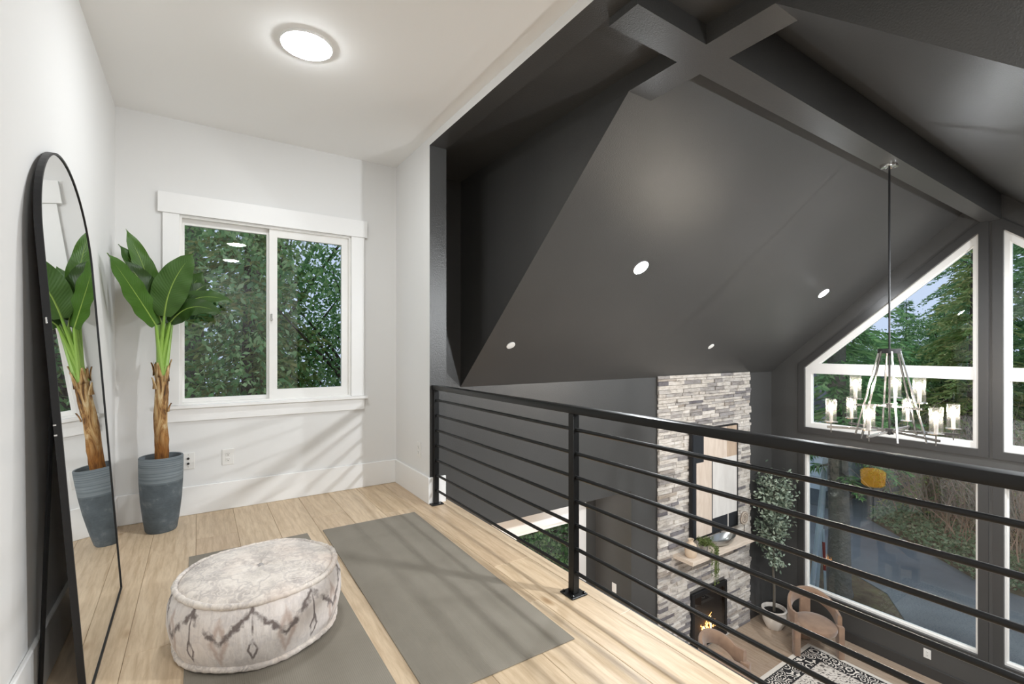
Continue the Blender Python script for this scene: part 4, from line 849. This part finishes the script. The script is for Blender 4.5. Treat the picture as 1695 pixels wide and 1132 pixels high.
def foliage_mat(name, cols, rough=0.6):
    t = NT(name); g = t.n('ShaderNodeNewGeometry'); oi = t.n('ShaderNodeObjectInfo'); c = t.ramp(g.outputs['Random Per Island'], cols)
    big = t.noise(t.coord(), 0.9, 2); c = t.mix(t.ramp(big.outputs[0], [(0.35, '#000000'), (0.7, '#666666')]), c, cols[-1][1]); t.col(c); t.set(Roughness=rough)
    tl = t.n('ShaderNodeBsdfTranslucent'); t.l(c, tl.inputs[0]); mx = t.n('ShaderNodeMixShader'); mx.inputs[0].default_value = 0.35
    t.l(t.b.outputs[0], mx.inputs[1]); t.l(tl.outputs[0], mx.inputs[2]); t.l(mx.outputs[0], t.out.inputs[0]); return t.m
M['needle'] = foliage_mat('fir_needles', [(0, '#4d7d4c'), (0.5, '#76ab66'), (1, '#b2d690')])
M['cedar'] = foliage_mat('cedar_sprays', [(0, '#7a9a54'), (0.5, '#a0b866'), (1, '#d0c880')])
M['broad'] = foliage_mat('broad_leaves', [(0, '#4a7a44'), (0.5, '#7cae62'), (1, '#cfe6a4')])
M['ivy'] = foliage_mat('ivy_leaves', [(0, '#5c7a54'), (0.5, '#84a276'), (1, '#b4b890')])
M['bark'] = plain('grey_fir_bark', '#77726b', 0.95, bump=(14, 0.9, 0.04)); M['bark_dark'] = plain('dark_bark', '#4a3d33', 0.95, bump=(10, 0.9, 0.04))
M['twig'] = plain('bare_twigs', '#c2ae98', 0.9); M['twig2'] = plain('reddish_twigs', '#c49f88', 0.9)
def conifer_arrays(H, R, seed, droop=0.28, start=0.1):
    g = np.random.default_rng(seed); P, D, Ln, Wd = [], [], [], []
    for h in np.arange(start * H, H, 0.24):
        for b in range(7):
            az = g.uniform(0, 2 * PI); L = R * (1 - h / H) ** 0.7 * g.uniform(0.75, 1.15) + 0.08; hh = h + g.uniform(-0.1, 0.1)
            s = np.linspace(0.12, 1.0, max(5, int(L / 0.085))); d = np.array([math.cos(az), math.sin(az), 0]); sd = np.array([-d[1], d[0], 0])
            c = d[None] * (s * L)[:, None]; c[:, 2] = hh + 0.12 * s * L - droop * L * s ** 2 + g.normal(0, 0.03, len(s))
            for sg in (-1, 1, 0):
                dr = d[None] * 0.75 + sg * sd[None] * 0.9 + g.normal(0, 0.22, (len(s), 3)); dr[:, 2] -= 0.35
                P.append(c); D.append(dr); Ln.append((0.15 + 0.26 * (1 - s)) * g.uniform(0.7, 1.2, len(s))); Wd.append(np.full(len(s), 0.05))
    return diamonds(np.concatenate(P), np.concatenate(D), np.concatenate(Ln), np.concatenate(Wd), g)
def broad_arrays(H, Rr, seed, nc=110, nl=170, lo=0.3, leaf=0.14):
    g = np.random.default_rng(seed); u = g.normal(size=(nc, 3)); u /= np.linalg.norm(u, axis=1, keepdims=True); u *= g.uniform(0.35, 1, (nc, 1)) ** 0.5
    c = np.stack([u[:, 0] * Rr, u[:, 1] * Rr, H * (lo + 1) / 2 + u[:, 2] * H * (1 - lo) / 2], 1)
    p = np.repeat(c, nl, 0) + g.normal(0, 1, (nc * nl, 3)) * np.array([0.36, 0.36, 0.22]); d = g.normal(0, 1, p.shape); d[:, 2] -= 0.6
    return c, diamonds(p, d, g.uniform(0.6, 1.2, len(p)) * leaf, leaf * 0.5, g)
PROTO = {}
def proto_mesh(key, maker):
    if key not in PROTO: o = maker(); me = o.data; bpy.data.objects.remove(o); PROTO[key] = me
    return PROTO[key]
def child(name, me, parent, kind=None):
    o = bpy.data.objects.new(name, me); link(o, parent)
    if kind: o['kind'] = kind
    return o
def conifer(loc, kind, label, rz=0.0, sc=1.0):
    H, R, sd, mat, dr = {'fir': (9.5, 2.6, 1, 'needle', 0.30), 'fir_tall': (16, 3.0, 2, 'needle', 0.42), 'cedar': (8.0, 2.4, 3, 'cedar', 0.5)}[kind]
    r = empty('conifer_tree', loc, rz); r.scale = (sc,) * 3; tag(r, label, 'tree', 'conifers outside the windows')
    child('trunk', proto_mesh(kind + '_t', lambda: tube('trunk', [(0, 0, -0.1), (0, 0, H * 0.5), (0, 0, H)], [0.02 * H, 0.012 * H, 0.01], M['bark_dark'], None, 8)), r)
    child('foliage', proto_mesh(kind + '_f', lambda: quads('foliage', conifer_arrays(H, R, sd, dr), M[mat])), r, 'stuff'); return r
def broadleaf(loc, kind, label, rz=0.0, sc=1.0):
    H, R, sd, nc = {'a': (9.5, 2.4, 5, 95), 'b': (7.0, 2.0, 6, 110), 'shrub': (2.6, 1.3, 7, 50)}[kind]
    r = empty('leafy_tree' if kind != 'shrub' else 'leafy_shrub', loc, rz); r.scale = (sc,) * 3; tag(r, label, 'tree' if kind != 'shrub' else 'shrub', 'leafy trees outside the windows')
    def mk():
        c, V_ = broad_arrays(H, R, sd, nc, lo=0.12 if kind != 'shrub' else 0.0, leaf=0.105 if kind != 'shrub' else 0.085); PROTO[kind + '_c'] = c; return quads('foliage', V_, M['broad'])
    fm_ = proto_mesh(kind + '_lf', mk); c = PROTO[kind + '_c']
    def mt():
        bm = bmesh.new(); add_tube(bm, [(0, 0, -0.1), (0.15, 0.1, H * 0.35), (0.0, 0.2, H * 0.8)], [0.017 * H, 0.012 * H, 0.02], 8)
        for p in c[:24]:
            z0 = max(0.1, p[2] * 0.55); add_tube(bm, [(0.1, 0.1, z0), (p[0] * 0.5, p[1] * 0.5, (z0 + p[2]) / 2 + 0.15), tuple(p)], [0.05, 0.03, 0.01], 5)
        return bobj('trunk', bm, M['bark_dark'])
    child('trunk', proto_mesh(kind + '_tr', mt), r); child('foliage', fm_, r, 'stuff'); return r
# wood behind the landing window
for i, (x, y, k, sc, lab) in enumerate([
    (-0.9, 8.2, 'a', 1.0, 'leafy tree nearest the left pane of the landing window'), (3.0, 9.0, 'a', 0.95, 'leafy tree behind the right sash of the landing window'),
    (1.2, 11.5, 'a', 1.1, 'taller leafy tree between the two nearest ones behind the landing window'), (-4.0, 10.0, 'b', 1.3, 'leafy tree at the far left outside the landing window'), (6.0, 11.0, 'b', 1.3, 'leafy tree right of the landing window view')]):
    broadleaf((x, y, ZX), k, lab, i * 1.3, sc)
for i, (x, y, k, sc, lab) in enumerate([
    (0.7, 9.4, 'cedar', 1.0, 'drooping cedar in the middle of the landing window view'), (-2.2, 13.5, 'fir_tall', 1.0, 'tall fir behind the bare trunk'),
    (5.4, 15.5, 'fir_tall', 1.0, 'tall fir right of the wood behind the landing window'), (-6.5, 14.0, 'fir_tall', 0.9, 'tall fir at the left end of the wood'), (1.6, 19.5, 'fir', 1.0, 'rearmost fir low behind the landing window')]):
    conifer((x, y, ZX), k, lab, i * 0.9, sc)
tg = empty('bare_trunk', (-0.10, 10.6, ZX)); tag(tg, 'pale bare tree trunk at the left edge of the landing window', 'tree'); tube('trunk', [(0, 0, -0.1), (0.05, 0, 4), (-0.05, 0.1, 9)], [0.2, 0.17, 0.12], M['bark'], tg, 10)
fe = empty('board_fence', (3.6, 12.4, ZX)); tag(fe, 'brown board fence low behind the landing window', 'fence'); M['cedar_board'] = plain('cedar_boards', '#6a4636', 0.85)
fe_b = None
for i in range(14):
    if fe_b is None:
        bm = bmesh.new(); add_box(bm, -0.07, 0.07, -0.012, 0.012, 0.05, 3.0); b_ = bobj('board', bm, M['cedar_board'], fe); fe_b = b_.data
    else: b_ = child('board', fe_b, fe)
    b_.location = (-1.0 + i * 0.148, 0, 0)
box('rail', -1.1, 1.0, 0.012, 0.06, 0.5, 0.6, M['cedar_board'], fe); box('rail', -1.1, 1.0, 0.012, 0.06, 2.3, 2.4, M['cedar_board'], fe)
for i, (x, y, sc, lab) in enumerate([(4.2, 7.4, 1.0, 'dark green shrub outside the glass door below the landing'), (5.6, 8.0, 1.2, 'second shrub further right outside the glass door'), (2.6, 7.4, 1.0, 'shrub left of the glass door view'), (7.0, 7.2, 0.9, 'shrub by the house corner outside the recess')]): broadleaf((x, y, ZX), 'shrub', lab, i * 1.1, sc)
# wood beyond the driveway
for i, (x, y, k, sc, lab) in enumerate([
    (20.5, 9.3, 'fir', 0.88, 'fir filling the low left part of the raked window'), (19.0, 7.2, 'fir', 0.70, 'broad fir in the middle of the raked window'), (20.0, 5.0, 'fir', 0.66, 'fir to the right in the raked window beside the post'),
    (17.5, 3.8, 'cedar', 0.95, 'yellow green cedar low at the right of the raked window'), (24.0, 5.0, 'fir_tall', 0.95, 'tall fir rising to the top of the raked window'), (19.0, 2.4, 'fir_tall', 0.75, 'tall fir seen in the rightmost raked window'),
    (26.0, 11.5, 'fir', 0.8, 'distant fir behind the mass of firs'), (28.0, 8.4, 'fir', 0.75, 'distant fir between the nearer firs'), (22.0, 13.0, 'fir', 0.95, 'fir at the far left beyond the driveway'), (25.0, 3.2, 'fir', 1.2, 'distant fir behind the right hand cedar'),
    (16.6, 0.6, 'cedar', 1.0, 'yellow green cedar outside the rightmost window'), (30.0, 14.0, 'fir_tall', 0.8, 'far tall fir beyond the neighbouring house')]):
    conifer((x, y, ZX), k, lab, i * 0.77, sc)
for i, (x, y, k, sc, lab) in enumerate([(19.0, 4.6, 'b', 0.85, 'round leafy tree low right beyond the chandelier'), (18.2, 6.0, 'b', 0.75, 'leafy tree low in the centre beyond the chandelier')]): broadleaf((x, y, ZX), k, lab, 2 + i, sc)
tb = empty('fir_trunk', (10.30, 4.15, ZX)); tag(tb, 'thick grey fir trunk close outside the picture window', 'tree')
tube('trunk', [(0, 0, -0.1), (0.0, 0, 0.15), (0.02, 0, 1.2), (0.0, 0.05, 4), (0.05, 0.0, 9)], [0.27, 0.21, 0.18, 0.16, 0.11], M['bark'], tb, 14)
gg = np.random.default_rng(40); PP, DD, LL = [], [], []
for (az, zz, L) in ((-1.9, 2.75, 0.9), (2.6, 2.5, 1.0), (-0.9, 2.9, 1.3), (-2.4, 2.35, 0.7), (-0.4, 2.7, 1.5), (-1.3, 3.1, 1.2), (3.0, 2.9, 1.0), (-2.9, 6.2, 2.4), (-1.6, 6.6, 2.2), (-2.2, 7.0, 2.0)):
    d = np.array([math.cos(az), math.sin(az), 0]); sd = np.array([-d[1], d[0], 0]); s = np.linspace(0.1, 1, int(L / 0.025)); c = d * (s * L)[:, None] + d * 0.2; c[:, 2] = zz - 0.35 * L * s ** 2
    tube('branch', [tuple(c[0] - d * 0.1), tuple(c[len(c) // 2]), tuple(c[-1])], [0.02, 0.013, 0.004], M['bark_dark'], tb, 5)
    for sg in (-1, 1, 0): PP.append(c); DD.append(d * 0.7 + sg * sd + gg.normal(0, 0.3, c.shape) - np.array([0, 0, 0.4])); LL.append(0.10 + 0.16 * (1 - s))
cr = conifer_arrays(11.0, 1.45, 91, 0.45, 0.30); quads('crown', cr, M['needle'], tb)['kind'] = 'stuff'
o = quads('needles', diamonds(np.concatenate(PP), np.concatenate(DD), np.concatenate(LL), 0.03, gg), M['needle'], tb); o['kind'] = 'stuff'
# poles leaning by the trunk
M['pole'] = plain('pale_blue_pole', '#b4c0cc', 0.5); M['pole_red'] = plain('red_band', '#8f3a34', 0.6)
for i, (x, y, tx, ty, h, r, lab) in enumerate([(9.90, 4.46, 10.15, 4.32, 2.6, 0.05, 'thick pale pole leaning left of the fir trunk'), (10.05, 4.43, 10.2, 4.36, 2.0, 0.03, 'thin pale pole in the middle of the poles by the trunk'), (10.10, 4.30, 10.14, 4.36, 1.2, 0.025, 'red banded stake beside the fir trunk')]):
    e = empty('garden_pole', (x, y, ZX)); tag(e, lab, 'pole', 'poles leaning by the fir trunk'); tube('shaft', [(0, 0, 0), (tx - x, ty - y, h)], r, M['pole'], e, 8)
    if i == 2: tube('red_band', [((tx - x) * 0.35, (ty - y) * 0.35, h * 0.35), ((tx - x) * 0.8, (ty - y) * 0.8, h * 0.8)], r * 1.06, M['pole_red'], e, 8)
# neighbouring house with lap siding
nh = empty('neighbour_house', (18.5, 8.6, ZX)); tag(nh, 'pale blue house with lap siding beyond the trunk', 'house')
t = NT('blue_siding'); t.col(t.ramp(t.noise(t.coord(), 2, 3).outputs[0], [(0.3, '#cfdbe2'), (0.7, '#dde7ec')])); t.set(Roughness=0.6); M['siding'] = t.m
box('wall', -3.0, 4, -2.0, 4, 0.5, 3.0, M['siding'], nh); box('foundation', -3.02, 4.02, -2.02, 4.02, -0.1, 0.5, plain('grey_foundation', '#6d7377', 0.9), nh)
sb = None
for i in range(13):
    if sb is None:
        bm = bmesh.new(); prism_x(bm, [(0, 0), (-0.03, 0), (-0.008, 0.19), (0, 0.19)], -3.03, 4.0); b_ = bobj('siding_board', bm, M['siding'], nh); sb = b_.data
    else: b_ = child('siding_board', sb, nh)
    b_.location = (0, -2.0, 0.5 + i * 0.19)
sb = None
for i in range(13):
    if sb is None:
        V_ = [(0, -2.03, 0), (-0.03, -2.03, 0), (-0.008, -2.03, 0.19), (0, -2.03, 0.19), (0, 4, 0), (-0.03, 4, 0), (-0.008, 4, 0.19), (0, 4, 0.19)]
        b_ = mobj('siding_board', V_, [(0, 1, 2, 3), (4, 7, 6, 5), (0, 4, 5, 1), (1, 5, 6, 2), (2, 6, 7, 3), (3, 7, 4, 0)], M['siding'], nh); sb = b_.data
    else: b_ = child('siding_board', sb, nh)
    b_.location = (-3.0, 0, 0.5 + i * 0.19)
bm = bmesh.new(); prism_x(bm, [(-2.5, 2.95), (-2.5, 3.05), (1, 4.6), (4.5, 3.05), (4.5, 2.95)], -3.4, 4.4); bobj('roof', bm, plain('grey_shingles', '#5a6068', 0.9, bump=(20, 0.6, 0.02)), nh)
wd_ = box('window', -3.06, -3.0, -1.2, -0.2, 1.5, 2.6, M['vinyl'], nh); box('pane', -3.075, -3.05, -1.12, -0.28, 1.58, 2.52, plain('dark_pane', '#2f3a40', 0.1), wd_)
box('porch_post', -3.3, -3.15, -2.4, -2.25, 0, 2.95, M['vinyl'], nh)
# ivy bank and bare brush beyond the driveway
g = np.random.default_rng(77)
edge = np.array([(23.0, 5.9), (15.33, 5.41), (13.14, 2.78), (12.45, 0.0), (12.2, -6.0)]); seg = np.diff(edge, axis=0); sl = np.linalg.norm(seg, axis=1); cum = np.concatenate([[0], np.cumsum(sl)])
def along(n_, lo, hi):
    s = g.uniform(0, cum[-1], n_); i = np.clip(np.searchsorted(cum, s) - 1, 0, len(seg) - 1); f = (s - cum[i]) / sl[i]; p = edge[i] + seg[i] * f[:, None]; nrm = np.stack([-seg[i][:, 1], seg[i][:, 0]], 1) / sl[i][:, None]
    w = g.uniform(lo, hi, n_); return p + nrm * w[:, None], w
P2, w = along(14000, -0.05, 1.1); ok = P2[:, 0] > 11.5
P3 = np.column_stack([P2, ZX + 0.05 + 0.22 * w + g.uniform(0, 0.22, len(w))]); D3 = g.normal(0, 1, P3.shape); D3[:, 2] = np.abs(D3[:, 2]) * 0.4
o = quads('ivy_bank', diamonds(P3, D3, g.uniform(0.06, 0.11, len(w)), 0.065, g), M['ivy']); tag(o, 'low green ivy along the driveway edge', 'ivy', kind='stuff')
V_ = []; Fq = []
off = lambda d_: [tuple(edge[i] + np.array([-seg[min(i, 3)][1], seg[min(i, 3)][0]]) / sl[min(i, 3)] * d_) for i in range(5)]
for d_, zz in ((0.0, 0.0), (2.6, 0.55), (8.0, 1.0)): V_ += [(x, y, ZX + zz) for x, y in off(d_)]
for r_ in range(2): Fq += [(r_ * 5 + i, r_ * 5 + i + 1, (r_ + 1) * 5 + i + 1, (r_ + 1) * 5 + i) for i in range(4)]
o = mobj('bank', V_, Fq, bpy.data.materials['leaf_litter']); tag(o, 'leaf strewn bank rising beyond the driveway', 'bank', kind='structure')
def brush(n_, lo, hi, hmin, hmax, mat, name, label, seed):
    P2, w = along(n_, lo, hi); Q = []
    g2 = np.random.default_rng(seed)
    for (x, y), ww in zip(P2, w):
        p = np.array([x, y, ZX + 0.2 * min(ww, 3)]); d = np.array([g2.normal(0, 0.35), g2.normal(0, 0.35), 1.0]); H_ = g2.uniform(hmin, hmax); ns = 5; r = 0.012; sdv = g2.normal(0, 1, 3); sdv[2] = 0; sdv /= np.linalg.norm(sdv) + 1e-6
        for k in range(ns):
            d = d + g2.normal(0, 0.22, 3); d /= np.linalg.norm(d); q = p + d * H_ / ns; r1 = r * (1 - k / ns) + 0.002; r2 = r * (1 - (k + 1) / ns) + 0.002
            Q.append([p - sdv * r1, p + sdv * r1, q + sdv * r2, q - sdv * r2])
            s3 = np.cross(sdv, d); Q.append([p - s3 * r1, p + s3 * r1, q + s3 * r2, q - s3 * r2])
            if k > 0:
                for _ in range(3):
                    e = q + g2.normal(0, 0.22, 3) + np.array([0, 0, 0.12]); Q.append([q - sdv * 0.004, q + sdv * 0.004, e + sdv * 0.002, e - sdv * 0.002])
            p = q
    o = quads(name, np.array(Q), mat); tag(o, label, 'brush', kind='stuff')
brush(1700, 0.8, 4.5, 1.6, 3.4, M['twig'], 'bare_brush', 'bare brown brush behind the ivy beyond the driveway', 1)
brush(800, 0.6, 4.0, 1.4, 2.8, M['twig2'], 'bare_brush', 'reddish bare stems mixed into the brush beyond the driveway', 2)
P2, w = along(9000, 0.8, 4.5); P3 = np.column_stack([P2, ZX + 0.3 + g.uniform(0, 1, len(w)) ** 1.6 * 2.4])
o = quads('brush_leaves', diamonds(P3, g.normal(0, 1, P3.shape), g.uniform(0.06, 0.12, len(w)), 0.05, g), foliage_mat('dry_leaves', [(0, '#7a7048'), (0.5, '#9a7d54'), (1, '#a8a068')])); tag(o, 'sparse dry leaves clinging to the brush', 'leaves', kind='stuff')
